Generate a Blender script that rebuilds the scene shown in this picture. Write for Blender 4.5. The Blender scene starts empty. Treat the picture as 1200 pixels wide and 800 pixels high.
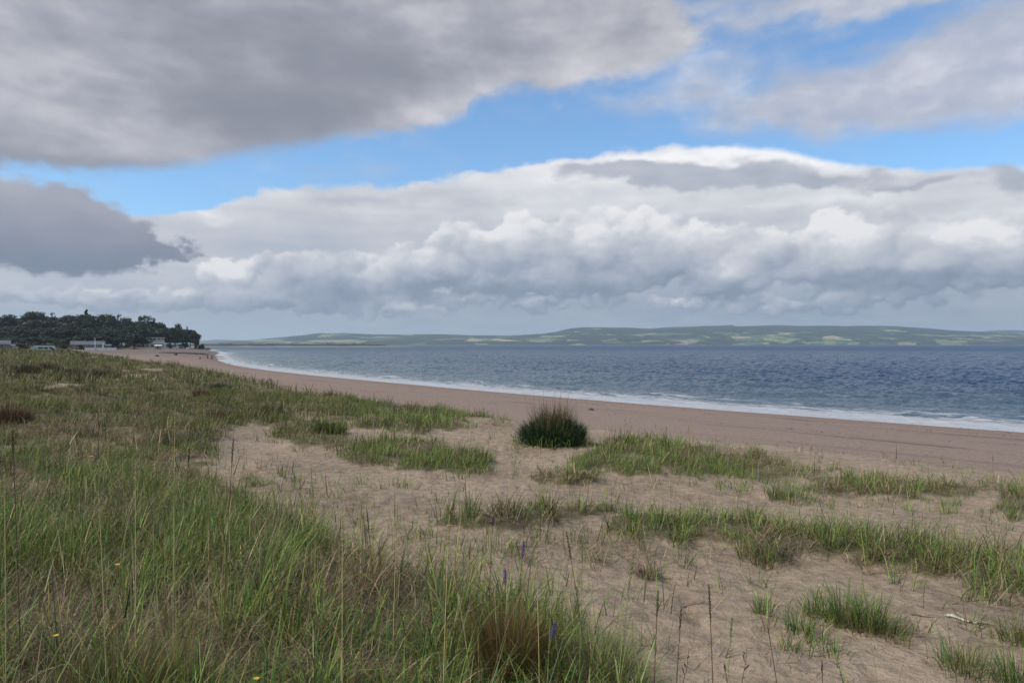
import bpy, bmesh, math, random
import numpy as np
from mathutils import Vector, Matrix
random.seed(7)
rng = np.random.default_rng(11)
scene = bpy.context.scene
COL = scene.collection
R = math.radians
F = 866.0            # focal length of the photograph in its own pixels (1200 wide)
HOR = 403.4          # row of the horizon
EYE = 4.5            # eye height above the sea

# ------------------------------------------------------------------ helpers
def tag(o, label=None, cat=None, group=None, kind=None):
    if label: o['label'] = label
    if cat: o['category'] = cat
    if group: o['group'] = group
    if kind: o['kind'] = kind
    return o

def link(o, parent=None):
    COL.objects.link(o)
    if parent is not None: o.parent = parent
    return o

def empty(name, loc=(0, 0, 0), rz=0.0):
    o = bpy.data.objects.new(name, None)
    o.empty_display_size = 0.2
    o.location = loc; o.rotation_euler = (0, 0, rz)
    return link(o)

def np_mesh(name, verts, quads=None, tris=None, mat=None, color=None, parent=None, smooth=False, attrs=None):
    verts = np.asarray(verts, dtype=np.float32)
    me = bpy.data.meshes.new(name)
    nq = 0 if quads is None else len(quads)
    nt = 0 if tris is None else len(tris)
    me.vertices.add(len(verts)); me.vertices.foreach_set('co', verts.ravel())
    me.loops.add(nq * 4 + nt * 3)
    idx = []
    if nq: idx.append(np.asarray(quads, dtype=np.int32).ravel())
    if nt: idx.append(np.asarray(tris, dtype=np.int32).ravel())
    me.loops.foreach_set('vertex_index', np.concatenate(idx))
    me.polygons.add(nq + nt)
    starts = np.concatenate([np.arange(nq) * 4, nq * 4 + np.arange(nt) * 3]).astype(np.int32)
    me.polygons.foreach_set('loop_start', starts)
    if smooth: me.polygons.foreach_set('use_smooth', np.ones(nq + nt, dtype=bool))
    if color is not None:
        a = me.color_attributes.new('Col', 'FLOAT_COLOR', 'POINT')
        c = np.ones((len(verts), 4), dtype=np.float32); c[:, :3] = color
        a.data.foreach_set('color', c.ravel())
    for k, v in (attrs or {}).items():
        a = me.attributes.new(k, 'FLOAT', 'POINT')
        a.data.foreach_set('value', np.asarray(v, dtype=np.float32).ravel())
    me.update(); me.validate()
    if mat: me.materials.append(mat)
    o = bpy.data.objects.new(name, me)
    return link(o, parent)

_pr = np.random.default_rng(5)
_T = _pr.random((256, 256)).astype(np.float32)
_GA = _pr.random((256, 256)) * 2 * np.pi
_GX = np.cos(_GA).astype(np.float32); _GY = np.sin(_GA).astype(np.float32)

def vnoise(x, y, seed=0):
    """gradient noise, about 0..1"""
    x = np.asarray(x, dtype=np.float64) + seed * 37.17; y = np.asarray(y, dtype=np.float64) + seed * 11.73
    ix = np.floor(x).astype(np.int64); iy = np.floor(y).astype(np.int64)
    fx = (x - ix).astype(np.float32); fy = (y - iy).astype(np.float32)
    u = fx * fx * fx * (fx * (fx * 6 - 15) + 10); v = fy * fy * fy * (fy * (fy * 6 - 15) + 10)
    x0 = ix & 255; x1 = (ix + 1) & 255; y0 = iy & 255; y1 = (iy + 1) & 255
    a = _GX[y0, x0] * fx + _GY[y0, x0] * fy; b = _GX[y0, x1] * (fx - 1) + _GY[y0, x1] * fy
    c = _GX[y1, x0] * fx + _GY[y1, x0] * (fy - 1); d = _GX[y1, x1] * (fx - 1) + _GY[y1, x1] * (fy - 1)
    r = (a * (1 - u) + b * u) * (1 - v) + (c * (1 - u) + d * u) * v
    return np.clip(.5 + r * .72, 0, 1)

def fbm(x, y, seed=0, oct=4, gain=.5):
    s = 0; a = 1; t = 0
    for k in range(oct):
        s = s + a * vnoise(x * 2 ** k + 17.3 * k, y * 2 ** k - 9.1 * k, seed + k); t += a; a *= gain
    return s / t

def ss(x, a, b):
    t = np.clip((np.asarray(x, dtype=float) - a) / (b - a), 0, 1)
    return t * t * (3 - 2 * t)

def poly_sd(x, y, P):
    """signed distance and arc position to an open polyline; positive on the left-hand (inland) side."""
    x = np.asarray(x, float); y = np.asarray(y, float)
    best = np.full(x.shape, 1e18); sgn = np.ones(x.shape); arc = np.zeros(x.shape); L = 0
    for (ax, ay), (bx, by) in zip(P[:-1], P[1:]):
        dx, dy = bx - ax, by - ay; l2 = dx * dx + dy * dy
        t = np.clip(((x - ax) * dx + (y - ay) * dy) / l2, 0, 1)
        qx = x - ax - t * dx; qy = y - ay - t * dy
        d2 = qx * qx + qy * qy
        m = d2 < best
        best = np.where(m, d2, best)
        sgn = np.where(m, np.where(dx * qy - dy * qx > 0, 1.0, -1.0), sgn)
        arc = np.where(m, L + t * math.sqrt(l2), arc)
        L += math.sqrt(l2)
    return np.sqrt(best) * sgn, arc

def smooth_poly(P, n=3):
    P = [tuple(map(float, p)) for p in P]
    for _ in range(n):
        Q = [P[0]]
        for a, b in zip(P[:-1], P[1:]):
            Q.append((a[0] * .75 + b[0] * .25, a[1] * .75 + b[1] * .25)); Q.append((a[0] * .25 + b[0] * .75, a[1] * .25 + b[1] * .75))
        Q.append(P[-1]); P = Q
    return P

SHORE = smooth_poly([(330, -270), (60, 4), (26, 37.5), (0, 67), (-42, 126), (-73, 186), (-95, 240), (-120, 300),
         (-157, 400), (-203, 500), (-262, 640), (-300, 705), (-420, 780), (-1500, 1000), (-5000, 1300)], 2)
EDGE = smooth_poly([(300, -290), (34, -8), (10.7, 15.5), (2.7, 23.3), (-10.7, 38), (-31, 76), (-46, 96), (-84, 155), (-140, 240),
        (-200, 330), (-228, 400), (-232, 470), (-256, 560), (-290, 655), (-420, 730), (-1500, 950), (-5000, 1250)], 2)

def zbase(x, y):
    x = np.asarray(x, float); y = np.asarray(y, float)
    d, _ = poly_sd(x, y, SHORE); e, _ = poly_sd(x, y, EDGE)
    zb = np.interp(d, [-400, -60, -15, 0, 3, 8, 20, 40, 80], [-14, -3, -.8, 0, .28, .62, 1.25, 1.6, 1.8])
    n1 = fbm(x / 9, y / 9, 3, 3) - .5; n2 = fbm(x / 2.2, y / 2.2, 9, 3) - .5
    ee = e + (fbm(x / 6, y / 6, 21, 2) - .5) * 3.0
    zd = np.interp(e, [0, 3, 10, 18, 30, 80, 300], [1.95, 2.1, 2.33, 2.82, 2.95, 3.0, 3.6])
    zd = zd + n1 * .36 * ss(e, 0, 6) + n2 * .16
    lf = ss(y, 11, 20) * (1 - ss(y, 120, 200)) * ss(-x / np.maximum(y, 1), .22, .45)
    zd = zd + lf * ((fbm(x / 2.6, y / 3.4, 15, 2) - .5) * .75 + (vnoise(x / 7, y / 9, 17) - .5) * .5)
    w = ss(ee, -2.2, 1.6)
    z = np.where(d > -2, zb * (1 - w) + np.maximum(zd, zb) * w, zb)
    z = z + (vnoise(x / 7, y / 7, 5) - .5) * .08 * ss(d, 2, 12) * (1 - w)
    low_ = ss(y, 226, 262) * (1 - ss(y, 395, 440)) * ss(-x, 60, 110)
    z = np.where(e > 0, z * (1 - low_) + np.minimum(z, 2.0 + n1 * .4) * low_, z)
    # wooded headland, rises inland
    def g(cx, cy, rx, ry): return np.exp(-((x - cx) / rx) ** 2 - ((y - cy) / ry) ** 2)
    hill = 7 * g(-330, 590, 70, 90) + 8 * g(-440, 560, 110, 90) + 9 * g(-640, 520, 180, 110)
    z = z + np.where(e > 0, hill * ss(e, 5, 45), 0)
    return z

def relief(x, y):
    """fine dune relief: wind ripples, scuffs and old footprints"""
    e, _ = poly_sd(x, y, EDGE); d, _ = poly_sd(x, y, SHORE)
    m = ss(e, -1, 2)
    f = (fbm(x / .55, y / .55, 31, 5, .62) - .5) * .105
    v = vnoise(x / .2, y / .24, 41)
    f = f - .03 * ss(v, .58, .85)
    b = (fbm(x / 1.1, y / .5, 51, 3) - .5) * .02 * ss(d, 2, 8)
    return m * f + (1 - m) * b

def zground(x, y): return zbase(x, y) + relief(x, y)

def to_px(x, y, z):
    y = np.maximum(y, .05)
    return 600 + F * x / y, HOR - F * (z - EYE) / y

_dep = np.geomspace(2.4, 900, 1400)
def at(px, py):
    """the point of the ground seen at a pixel of the photograph"""
    x = (px - 600) / F * _dep
    z = zground(x, _dep); zr = EYE - (py - HOR) / F * _dep
    k = np.argmax(z >= zr)
    return Vector((float(x[k]), float(_dep[k]), float(z[k])))

# ------------------------------------------------------------------ node language
class S:
    """a socket with arithmetic"""
    def __init__(s, nt, sock): s.nt = nt; s.k = sock
    def m(s, op, b=None, c=None):
        n = s.nt.nodes.new('ShaderNodeMath'); n.operation = op
        s.nt.links.new(s.k, n.inputs[0])
        for i, v in ((1, b), (2, c)):
            if v is None: continue
            if isinstance(v, S): s.nt.links.new(v.k, n.inputs[i])
            else: n.inputs[i].default_value = v
        return S(s.nt, n.outputs[0])
    def __add__(s, b): return s.m('ADD', b)
    __radd__ = __add__
    def __sub__(s, b): return s.m('SUBTRACT', b)
    def __rsub__(s, b): return (s.m('MULTIPLY', -1.0)).m('ADD', b)
    def __mul__(s, b): return s.m('MULTIPLY', b)
    __rmul__ = __mul__
    def __truediv__(s, b): return s.m('DIVIDE', b)
    def ss(s, a, b, lo=0.0, hi=1.0, mode='SMOOTHSTEP'):
        n = s.nt.nodes.new('ShaderNodeMapRange'); n.interpolation_type = mode
        s.nt.links.new(s.k, n.inputs[0])
        for i, v in zip((1, 2, 3, 4), (a, b, lo, hi)):
            if isinstance(v, S): s.nt.links.new(v.k, n.inputs[i])
            else: n.inputs[i].default_value = v
        return S(s.nt, n.outputs[0])
    def clamp(s): return s.ss(0, 1, 0, 1, 'LINEAR')
    def max(s, b): return s.m('MAXIMUM', b)
    def min(s, b): return s.m('MINIMUM', b)

class NT:
    def __init__(s, nt): s.nt = nt
    def node(s, t, **kw):
        n = s.nt.nodes.new(t)
        for k, v in kw.items(): setattr(n, k, v)
        return n
    def set(s, n, i, v):
        if isinstance(v, S): s.nt.links.new(v.k, n.inputs[i])
        elif v is not None: n.inputs[i].default_value = v
    def out(s, n, i=0): return S(s.nt, n.outputs[i])
    def vec(s, x, y, z=0.0):
        n = s.node('ShaderNodeCombineXYZ')
        for i, v in enumerate((x, y, z)): s.set(n, i, v)
        return s.out(n)
    def sep(s, v):
        n = s.node('ShaderNodeSeparateXYZ'); s.set(n, 0, v)
        return s.out(n, 0), s.out(n, 1), s.out(n, 2)
    def noise(s, v, scale=1.0, detail=4.0, rough=.55, dist=0.0, typ='FBM', lac=2.0):
        n = s.node('ShaderNodeTexNoise', noise_dimensions='3D'); n.noise_type = typ
        s.set(n, 'Vector', v); s.set(n, 'Scale', scale); s.set(n, 'Detail', detail); s.set(n, 'Roughness', rough)
        s.set(n, 'Distortion', dist); s.set(n, 'Lacunarity', lac)
        return s.out(n, 0)
    def voro(s, v, scale=1.0, detail=0.0, rough=.5, smooth=None, out=0, rand=1.0):
        n = s.node('ShaderNodeTexVoronoi', voronoi_dimensions='3D')
        if smooth is not None: n.feature = 'SMOOTH_F1'
        s.set(n, 'Vector', v); s.set(n, 'Scale', scale); s.set(n, 'Detail', detail); s.set(n, 'Roughness', rough); s.set(n, 'Randomness', rand)
        if smooth is not None: s.set(n, 'Smoothness', smooth)
        return s.out(n, out)
    def rgb(s, c):
        n = s.node('ShaderNodeRGB'); n.outputs[0].default_value = (*c, 1); return s.out(n)
    def mix(s, f, a, b, mode='MIX'):
        n = s.node('ShaderNodeMix', data_type='RGBA', blend_type=mode)
        s.set(n, 0, f)
        for i, v in ((6, a), (7, b)):
            if isinstance(v, S): s.nt.links.new(v.k, n.inputs[i])
            else: n.inputs[i].default_value = (*v, 1)
        return s.out(n, 2)
    def attr(s, name, out=2):
        n = s.node('ShaderNodeAttribute', attribute_name=name); return s.out(n, out)
    def curve(s, v, pts):
        """v in 0..1, pts [(0..1, 0..1)]"""
        n = s.node('ShaderNodeFloatCurve'); s.set(n, 1, v)
        c = n.mapping.curves[0]
        while len(c.points) > 2: c.points.remove(c.points[1])
        c.points[0].location = pts[0]; c.points[1].location = pts[-1]
        for p in pts[1:-1]: c.points.new(*p)
        for p in c.points: p.handle_type = 'AUTO_CLAMPED'
        n.mapping.update()
        return s.out(n)
    def bump(s, h, strength=1.0, dist=.02, normal=None):
        n = s.node('ShaderNodeBump'); s.set(n, 'Height', h); s.set(n, 'Strength', strength); s.set(n, 'Distance', dist)
        if normal is not None: s.set(n, 'Normal', normal)
        return s.out(n)

def material(name):
    m = bpy.data.materials.new(name); m.use_nodes = True
    nt = m.node_tree; nt.nodes.clear()
    t = NT(nt)
    o = t.node('ShaderNodeOutputMaterial')
    b = t.node('ShaderNodeBsdfPrincipled')
    nt.links.new(b.outputs[0], o.inputs[0])
    b.inputs['Roughness'].default_value = .8
    b.inputs['Specular IOR Level'].default_value = .3
    return m, t, b, o

def simple(name, c, rough=.8, spec=.3, var=.25, scale=3.0, metal=0.0):
    m, t, b, o = material(name)
    tc = t.node('ShaderNodeTexCoord')
    n = t.noise(t.out(tc, 3), scale, 5, .6)
    c2 = tuple(v * (1 - var) for v in c); c3 = tuple(min(1, v * (1 + var)) for v in c)
    t.set(b, 'Base Color', t.mix(n.ss(.3, .7), c2, c3))
    b.inputs['Roughness'].default_value = rough; b.inputs['Specular IOR Level'].default_value = spec
    b.inputs['Metallic'].default_value = metal
    return m

# ------------------------------------------------------------------ camera
cam = bpy.data.cameras.new('camera'); camo = bpy.data.objects.new('camera', cam); link(camo)
cam.sensor_width = 36; cam.lens = 36 * F / 1200
cam.clip_start = .05; cam.clip_end = 60000
camo.location = (0, 0, EYE)
camo.rotation_euler = (R(90) + math.atan((HOR - 400) / F), 0, 0)
scene.camera = camo
scene.view_settings.view_transform = 'Standard'; scene.view_settings.look = 'None'
scene.view_settings.exposure = .30; scene.view_settings.gamma = 1
scene.cycles.use_denoising = True
scene.cycles.max_bounces = 6; scene.cycles.transparent_max_bounces = 8
scene.cycles.volume_bounces = 0
# ------------------------------------------------------------------ clouds of the sky dome: colour and cover by direction (azimuth, elevation)
def AZ(px): return math.degrees(math.atan((px - 600) / F))
def EL(px, py): return math.degrees(math.atan((HOR - py) / F * math.cos(math.atan((px - 600) / F))))

def cumulus_heights(boxes, seed, step=.06):
    """a canvas of piled-up puffs: front height and its slope towards the light"""
    A0, A1, E0, E1 = -44, 44, -1.5, 27
    w = int((A1 - A0) / step); h = int((E1 - E0) / step)
    H = np.zeros((h, w), np.float32)
    rg = np.random.default_rng(seed)
    for (px, py, rx, ry, n, rmax) in boxes:
        a0, e0 = AZ(px), EL(px, py); sx = rx * .062; sy = ry * .062
        for k in range(n):
            t = rg.random() * 2 * np.pi; q = math.sqrt(rg.random())
            a = a0 + sx * q * math.cos(t); e = e0 + sy * q * math.sin(t)
            if e < e0 - sy * .55: e = e0 - sy * .55 + rg.random() * .3
            r = rmax * .062 * (.25 + .75 * rg.random() ** 1.6) * (1 - .45 * q)
            zc = (1 - q) * 1.6 + rg.random() * .7
            ia0 = int((a - r - A0) / step); ia1 = int((a + r - A0) / step) + 2
            ie0 = int((e - r - E0) / step); ie1 = int((e + r - E0) / step) + 2
            ia0, ia1 = max(ia0, 0), min(ia1, w); ie0, ie1 = max(ie0, 0), min(ie1, h)
            if ia1 <= ia0 or ie1 <= ie0: continue
            X = A0 + np.arange(ia0, ia1) * step; Y = E0 + np.arange(ie0, ie1) * step
            d2 = ((X[None, :] - a) ** 2 + ((Y[:, None] - e) * 1.15) ** 2) / r ** 2
            z = np.sqrt(np.clip(1 - d2, 0, 1)) * r + zc * (d2 < 1)
            H[ie0:ie1, ia0:ia1] = np.maximum(H[ie0:ie1, ia0:ia1], z)
    def blur(M, k, times=2):
        for _ in range(times):
            for ax in (0, 1):
                c = np.cumsum(np.pad(M, [(k + 1, k) if i == ax else (0, 0) for i in (0, 1)], mode='edge'), axis=ax)
                n = M.shape[ax]
                M = (np.take(c, np.arange(2 * k + 1, 2 * k + 1 + n), axis=ax) - np.take(c, np.arange(0, n), axis=ax)) / (2 * k + 1)
        return M
    Hs = blur(H, 2, 2); Hb = blur(H, 22)
    gy, gx = np.gradient(Hs, step); gyb, gxb = np.gradient(blur(H, 10), step)
    lit = np.tanh((gx * .55 - gy * 1.0) * .45) * .6 + np.tanh((gxb * .4 - gyb) * .9) * .5 + np.clip((Hs - Hb) * .5, -.4, .4)
    return (A0, E0, step), Hs, lit.astype(np.float32)

def sample(canvas, M, az, el):
    A0, E0, st = canvas
    x = np.clip((az - A0) / st, 0, M.shape[1] - 1.001); y = np.clip((el - E0) / st, 0, M.shape[0] - 1.001)
    ix = x.astype(int); iy = y.astype(int); fx = x - ix; fy = y - iy
    v = (M[iy, ix] * (1 - fx) + M[iy, ix + 1] * fx) * (1 - fy) + (M[iy + 1, ix] * (1 - fx) + M[iy + 1, ix + 1] * fx) * fy
    return np.where(np.abs(az) < 43.5, v, 0)

def make_clouds(az, el):
    """returns (h, w, 4): cloud colour (linear) and cover"""
    nb = lambda sx, sy, seed, o=6, g=.56: fbm(az / sx, el / sy, seed, o, g) - .5
    n_big = nb(9.0, 4.2, 1) * 1.5; n_fine = nb(3.2, 1.6, 2) * 1.5; n_ff = nb(1.1, .62, 61, 5, .6) * 1.5
    azw = az + nb(5, 3, 3, 4) * 5.0 + n_ff * .3; elw = el + nb(5, 3, 4, 4) * 2.8 + n_ff * .2
    def blob(px, py, rx, ry, w=1.0, sharp=1.0):
        a0, e0 = AZ(px), EL(px, py); k = .066 * math.cos(math.radians(a0)) ** 2; ke = .066 * math.cos(math.radians(a0))
        return w * np.exp(-(((azw - a0) / (rx * k)) ** 2 + ((elw - e0) / (ry * ke)) ** 2) ** sharp)
    def edge(pts):
        return np.interp(az + n_fine * 2.2, [AZ(p[0]) for p in pts], [EL(*p) for p in pts])
    out = np.zeros(az.shape + (4,), np.float32)
    def lay(mask, color):
        m = np.clip(mask, 0, 1)[..., None]; a = out[..., 3:4]
        na = m + a * (1 - m)
        out[..., :3] = (color * m + out[..., :3] * a * (1 - m)) / np.maximum(na, 1e-5)
        out[..., 3:4] = na
    def ramp(f, *cs):
        f = np.clip(f, 0, 1); xs = np.linspace(0, 1, len(cs))
        return np.stack([np.interp(f, xs, [c[i] for c in cs]) for i in range(3)], -1)
    # --- high broken cloud, upper right, and round the rest of the dome
    hi_n = nb(10, 3.4, 31, 7, .58) * 1.5
    hi_m = (blob(1050, 108, 180, 40, .95) + blob(1185, 80, 100, 46, .8) + blob(1010, 2, 190, 16, .85) + blob(1190, 20, 70, 26, .6)
            + blob(1130, 45, 90, 18, .55) + blob(830, -2, 80, 12, .5) + blob(900, 125, 80, 22, .35) + blob(770, 118, 120, 26, .3) + blob(880, 60, 160, 40, .18))
    dome = np.maximum(ss(el, 26, 36), ss(np.abs(az), 39, 48)) * ss(el, 4, 14)
    hi_f = ss(hi_m * 1.5 + hi_n * .95 + nb(4, 1.3, 71) * .5 + n_ff * .12 + dome * .6, .0, 1.15)
    lay(hi_f * .93, ramp(.5 + n_fine * .7 + n_big * .9 + nb(5, 1.2, 73) * .5 + blob(1100, 60, 60, 20, .2), (.32, .36, .46), (.42, .44, .51), (.62, .62, .66)))
    # --- the long bank over the firth
    top = edge([(-300, 300), (0, 300), (120, 275), (160, 252), (185, 248), (240, 243), (262, 240), (300, 226), (350, 219), (480, 214), (560, 203), (640, 188), (700, 180), (760, 174), (800, 171), (870, 170), (920, 176), (950, 184), (1010, 196), (1100, 198), (1200, 195), (1300, 200), (2500, 260)])
    dtop = top - el + n_fine * .8 + n_big * .35 + n_ff * .22
    rel = np.clip(el / np.maximum(top, 3), 0, 1)
    topg = np.exp(-np.clip(dtop, 0, 9) / .8)
    hv = (blob(850, 190, 210, 20, .75) + blob(640, 212, 110, 14, .25) + topg * .3 * ss(az, AZ(150), AZ(230)) + blob(230, 247, 60, 6, .4) + blob(1130, 255, 110, 26, .4)
          + blob(780, 236, 210, 14, .3) + blob(420, 232, 160, 8, -.3) + blob(500, 250, 150, 12, .15) + blob(1000, 230, 100, 12, .2) + blob(600, 262, 200, 14, -.1))
    streak = nb(12, .9, 77, 5) * 1.2
    basev = (blob(640, 345, 330, 26, .2) + blob(1080, 335, 170, 22, .2) + blob(380, 345, 120, 28, .14) + blob(900, 365, 260, 12, .12) + blob(300, 285, 120, 18, .08))
    br = ss(rel, 0, .8) * .34 + .17 + hv * .68 - basev + n_big * .34 + n_fine * .14 + streak * .30 + n_ff * .05
    lay(ss(dtop, -.22, .4), ramp(br, (.29, .34, .42), (.38, .415, .48), (.48, .495, .54), (.62, .625, .65), (.80, .80, .81)))
    # --- heaps of cumulus inside the bank
    boxes = [(640, 322, 160, 24, 120, 30), (800, 290, 90, 26, 70, 32), (1080, 312, 140, 24, 100, 30), (330, 350, 120, 16, 70, 20), (120, 352, 130, 12, 60, 16), (450, 330, 60, 26, 60, 28), (980, 350, 160, 12, 80, 16), (720, 288, 120, 34, 120, 40), (590, 292, 90, 34, 90, 36), (500, 312, 80, 26, 80, 30), (1010, 292, 90, 40, 110, 40), (1150, 300, 90, 34, 90, 36), (890, 305, 90, 30, 80, 34),
             (370, 330, 80, 34, 80, 32), (278, 324, 40, 26, 45, 22), (460, 362, 90, 10, 60, 14), (850, 328, 50, 22, 50, 22), (545, 352, 60, 10, 50, 12), (220, 350, 70, 12, 40, 14), (640, 355, 120, 10, 60, 12), (800, 356, 70, 10, 40, 12), (930, 360, 120, 10, 60, 14)]
    cv, H, L = cumulus_heights(boxes, 4)
    wa = az + nb(2.2, 1.4, 13, 6, .62) * 1.5 + n_ff * .55; we = el + nb(2.2, 1.4, 14, 6, .62) * 1.3 + n_ff * .4
    Hs = sample(cv, H, wa, we); Ls = sample(cv, L, wa, we)
    m_cu = ss(Hs + n_fine * .8 + n_ff * .4, .1, 1.15) * ss(el, .6, 2.2)
    light = (blob(283, 320, 36, 22, .55) + blob(560, 268, 60, 16, .2) + blob(740, 255, 90, 20, .2) + blob(985, 262, 28, 22, .4) + blob(1010, 300, 50, 24, .2)
             + blob(1150, 272, 70, 16, .3) + blob(848, 318, 44, 14, .4) + blob(470, 357, 50, 8, .35) + blob(785, 356, 24, 6, .5) + blob(895, 355, 26, 6, .3) + blob(430, 300, 26, 14, .2))
    dark = (blob(375, 345, 80, 24, .42) + blob(330, 318, 16, 14, .2) + blob(700, 335, 150, 14, .34) + blob(560, 338, 90, 12, .3) + blob(1080, 328, 120, 12, .38) + blob(930, 340, 80, 12, .25)
            + blob(640, 318, 60, 12, .15) + blob(860, 352, 120, 8, .2) + blob(500, 345, 60, 8, .25) + blob(1120, 352, 140, 10, .2))
    bc = .42 + Ls * .32 + light * .85 - dark * .75 + n_fine * .26 + n_ff * .14 + n_big * .2 + ss(el, 2, 8) * .13
    lay(m_cu * .84, ramp(bc, (.165, .205, .28), (.25, .29, .37), (.38, .41, .47), (.52, .53, .57), (.76, .75, .75)))
    # pale veil at the horizon
    lay(ss(2.4 - el, 0, 2.8) * .72, ramp(ss(az, -34, -5) + n_fine * .3, (.53, .60, .69), (.50, .55, .62)))
    # --- dark flat shreds before the bank
    m_s = blob(770, 200, 100, 12, 1.25) + blob(850, 206, 110, 10, 1.1) + blob(950, 212, 120, 8, 1.1) + blob(1070, 216, 60, 7, 1.0) + blob(1195, 212, 50, 15, 1.0) + blob(700, 195, 50, 7, .6) + blob(1180, 196, 22, 6, .4)
    lay(ss(m_s + n_fine * .5 + n_ff * .35 + n_big * .25, .25, .95) * .85, ramp(.4 + n_fine + streak * .5, (.29, .32, .39), (.40, .42, .48)))
    # --- dark cloud at the left
    mB = (blob(10, 262, 150, 48, 1.0, 1.6) + blob(70, 285, 90, 36, .8, 1.5) + blob(180, 288, 36, 16, .42) + blob(150, 300, 40, 20, .25) + blob(-80, 250, 160, 60, 1.2) + blob(90, 312, 50, 10, .35) + blob(200, 300, 20, 8, .35) + blob(170, 270, 30, 14, .25))
    fB = ss(el, EL(60, 325), EL(60, 210)) * .75 + n_big * .35 + n_fine * .2 + .05
    mB = mB + blob(175, 288, 60, 22, .35) * (1 + n_ff * 3.0)
    lay(ss(mB + n_fine * .55 + n_ff * .45 + n_big * .3, .28, .80), ramp(fB, (.14, .17, .235), (.195, .215, .275), (.27, .28, .335), (.40, .40, .45)))
    # --- broad grey sheet, upper left
    low = edge([(-300, 190), (0, 196), (60, 204), (110, 205), (180, 200), (240, 190), (270, 184), (300, 177), (360, 174), (400, 158), (420, 155), (450, 158), (500, 154), (530, 142), (556, 128), (560, 114), (600, 108), (650, 106), (720, 96), (760, 84), (800, 66), (828, 46), (836, 36), (842, 20), (860, -200), (1000, -500), (2500, -500)])
    dA = el - low + n_fine * .75 + n_big * .55 + n_ff * .28
    rc = (AZ(836) - az) * .30 - (el - EL(836, 46)) * .24 + n_fine * .9 + n_big * 1.0 + n_ff * .3
    mA = ss(dA + n_fine * .5, -.5, .8) * ss(rc, -.25, .45)
    rim = (1 - ss(dA, .2, 3.4)) * ss(az, AZ(330), AZ(520))
    patch = 1.1 * (blob(20, 20, 130, 60, .34) + blob(60, 75, 120, 20, .14) + blob(60, 140, 130, 34, .2) + blob(250, 60, 180, 50, -.22) + blob(330, 130, 150, 34, -.22) + blob(720, 30, 110, 50, .22) + blob(480, 15, 180, 26, .1)
             + blob(470, 60, 120, 26, -.16) + blob(490, 132, 50, 14, .25) + blob(120, 90, 90, 16, .12) + blob(640, 60, 60, 20, .1) + blob(200, 185, 120, 10, .1))
    fA = .30 + rim * .26 + patch + n_big * .60 + n_fine * .16 + nb(8, 2.6, 81, 4) * .6 + nb(3, 1.1, 83, 5) * .2
    fA = .46 + .5 * np.tanh((fA - .42) * 2.2) + n_ff * .04
    lay(mA, ramp(fA, (.205, .217, .262), (.262, .270, .318), (.335, .34, .39), (.45, .45, .49), (.66, .655, .675)))
    return np.clip(out, 0, 4)

def cloud_grid(w, h):
    k = math.asinh(180 / 40.0); e = math.asinh(92 / 20.0)
    u = (np.arange(w) + .5) / w * 2 - 1; v = (np.arange(h) + .5) / h
    a = np.sinh(u * k) * 40.0; E = np.sinh(v * e) * 20.0 - 2.0
    return np.meshgrid(a, E)
# ------------------------------------------------------------------ light: soft sun through cloud, Nishita sky and its clouds
SUN_EL, SUN_AZ = R(46), R(-112)           # azimuth from +Y, clockwise; the sun stands high to the left and behind
sd = Vector((math.sin(SUN_AZ) * math.cos(SUN_EL), math.cos(SUN_AZ) * math.cos(SUN_EL), math.sin(SUN_EL)))
sl = bpy.data.lights.new('sun', 'SUN'); sl.energy = 3.5; sl.angle = R(5); sl.color = (1, .95, .88)
so = bpy.data.objects.new('sun', sl); link(so); so.rotation_euler = sd.to_track_quat('Z', 'Y').to_euler()

CW, CH = 2800, 720
_az, _el = cloud_grid(CW, CH)
_c = make_clouds(_az, _el)
img = bpy.data.images.new('cloud_cover', CW, CH, alpha=True, float_buffer=True)
img.colorspace_settings.name = 'Linear Rec.709' if 'Linear Rec.709' in [i.name for i in bpy.types.ColorManagedInputColorspaceSettings.bl_rna.properties['name'].enum_items] else 'Non-Color'
img.alpha_mode = 'CHANNEL_PACKED'
img.pixels.foreach_set(_c.astype(np.float32).ravel()); img.update(); img.pack()

world = bpy.data.worlds.new('World'); scene.world = world; world.use_nodes = True
nt = world.node_tree; nt.nodes.clear(); W = NT(nt)
wo = W.node('ShaderNodeOutputWorld'); bg = W.node('ShaderNodeBackground'); nt.links.new(bg.outputs[0], wo.inputs[0])
sky = W.node('ShaderNodeTexSky', sky_type='NISHITA'); sky.sun_disc = False
sky.sun_elevation = SUN_EL; sky.sun_rotation = SUN_AZ; sky.air_density = 1.0; sky.dust_density = .3; sky.ozone_density = 2.0; sky.altitude = 100
tc = W.node('ShaderNodeTexCoord')
vx, vy, vz = W.sep(W.out(tc, 0))
az = vx.m('ARCTAN2', vy) * 57.2958
el = vz.m('ARCSINE') * 57.2958
def asinh(s): return (s + (s * s + 1.0).m('SQRT')).m('LOGARITHM', math.e)
def asinh_odd(s): return asinh(s.m('ABSOLUTE')) * s.m('SIGN')
uu = asinh_odd(az / 40.0) * (.5 / math.asinh(4.5)) + .5
vv = asinh(((el + 2.0) / 20.0).max(0.0)) * (1 / math.asinh(92 / 20.0))
ti = W.node('ShaderNodeTexImage'); ti.image = img; ti.extension = 'EXTEND'; ti.interpolation = 'Cubic'
W.set(ti, 0, W.vec(uu, vv))
SKYC = W.mix(1.0, W.out(sky), (.80, 1.02, 1.16), 'MULTIPLY')
skyv = W.node('ShaderNodeVectorMath', operation='SCALE'); W.set(skyv, 0, SKYC); W.set(skyv, 'Scale', .125)
W.set(bg, 'Color', W.mix(W.out(ti, 1), W.out(skyv), W.out(ti, 0))); bg.inputs['Strength'].default_value = 1.0
world.cycles.sampling_method = 'MANUAL'; world.cycles.sample_map_resolution = 512
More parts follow.
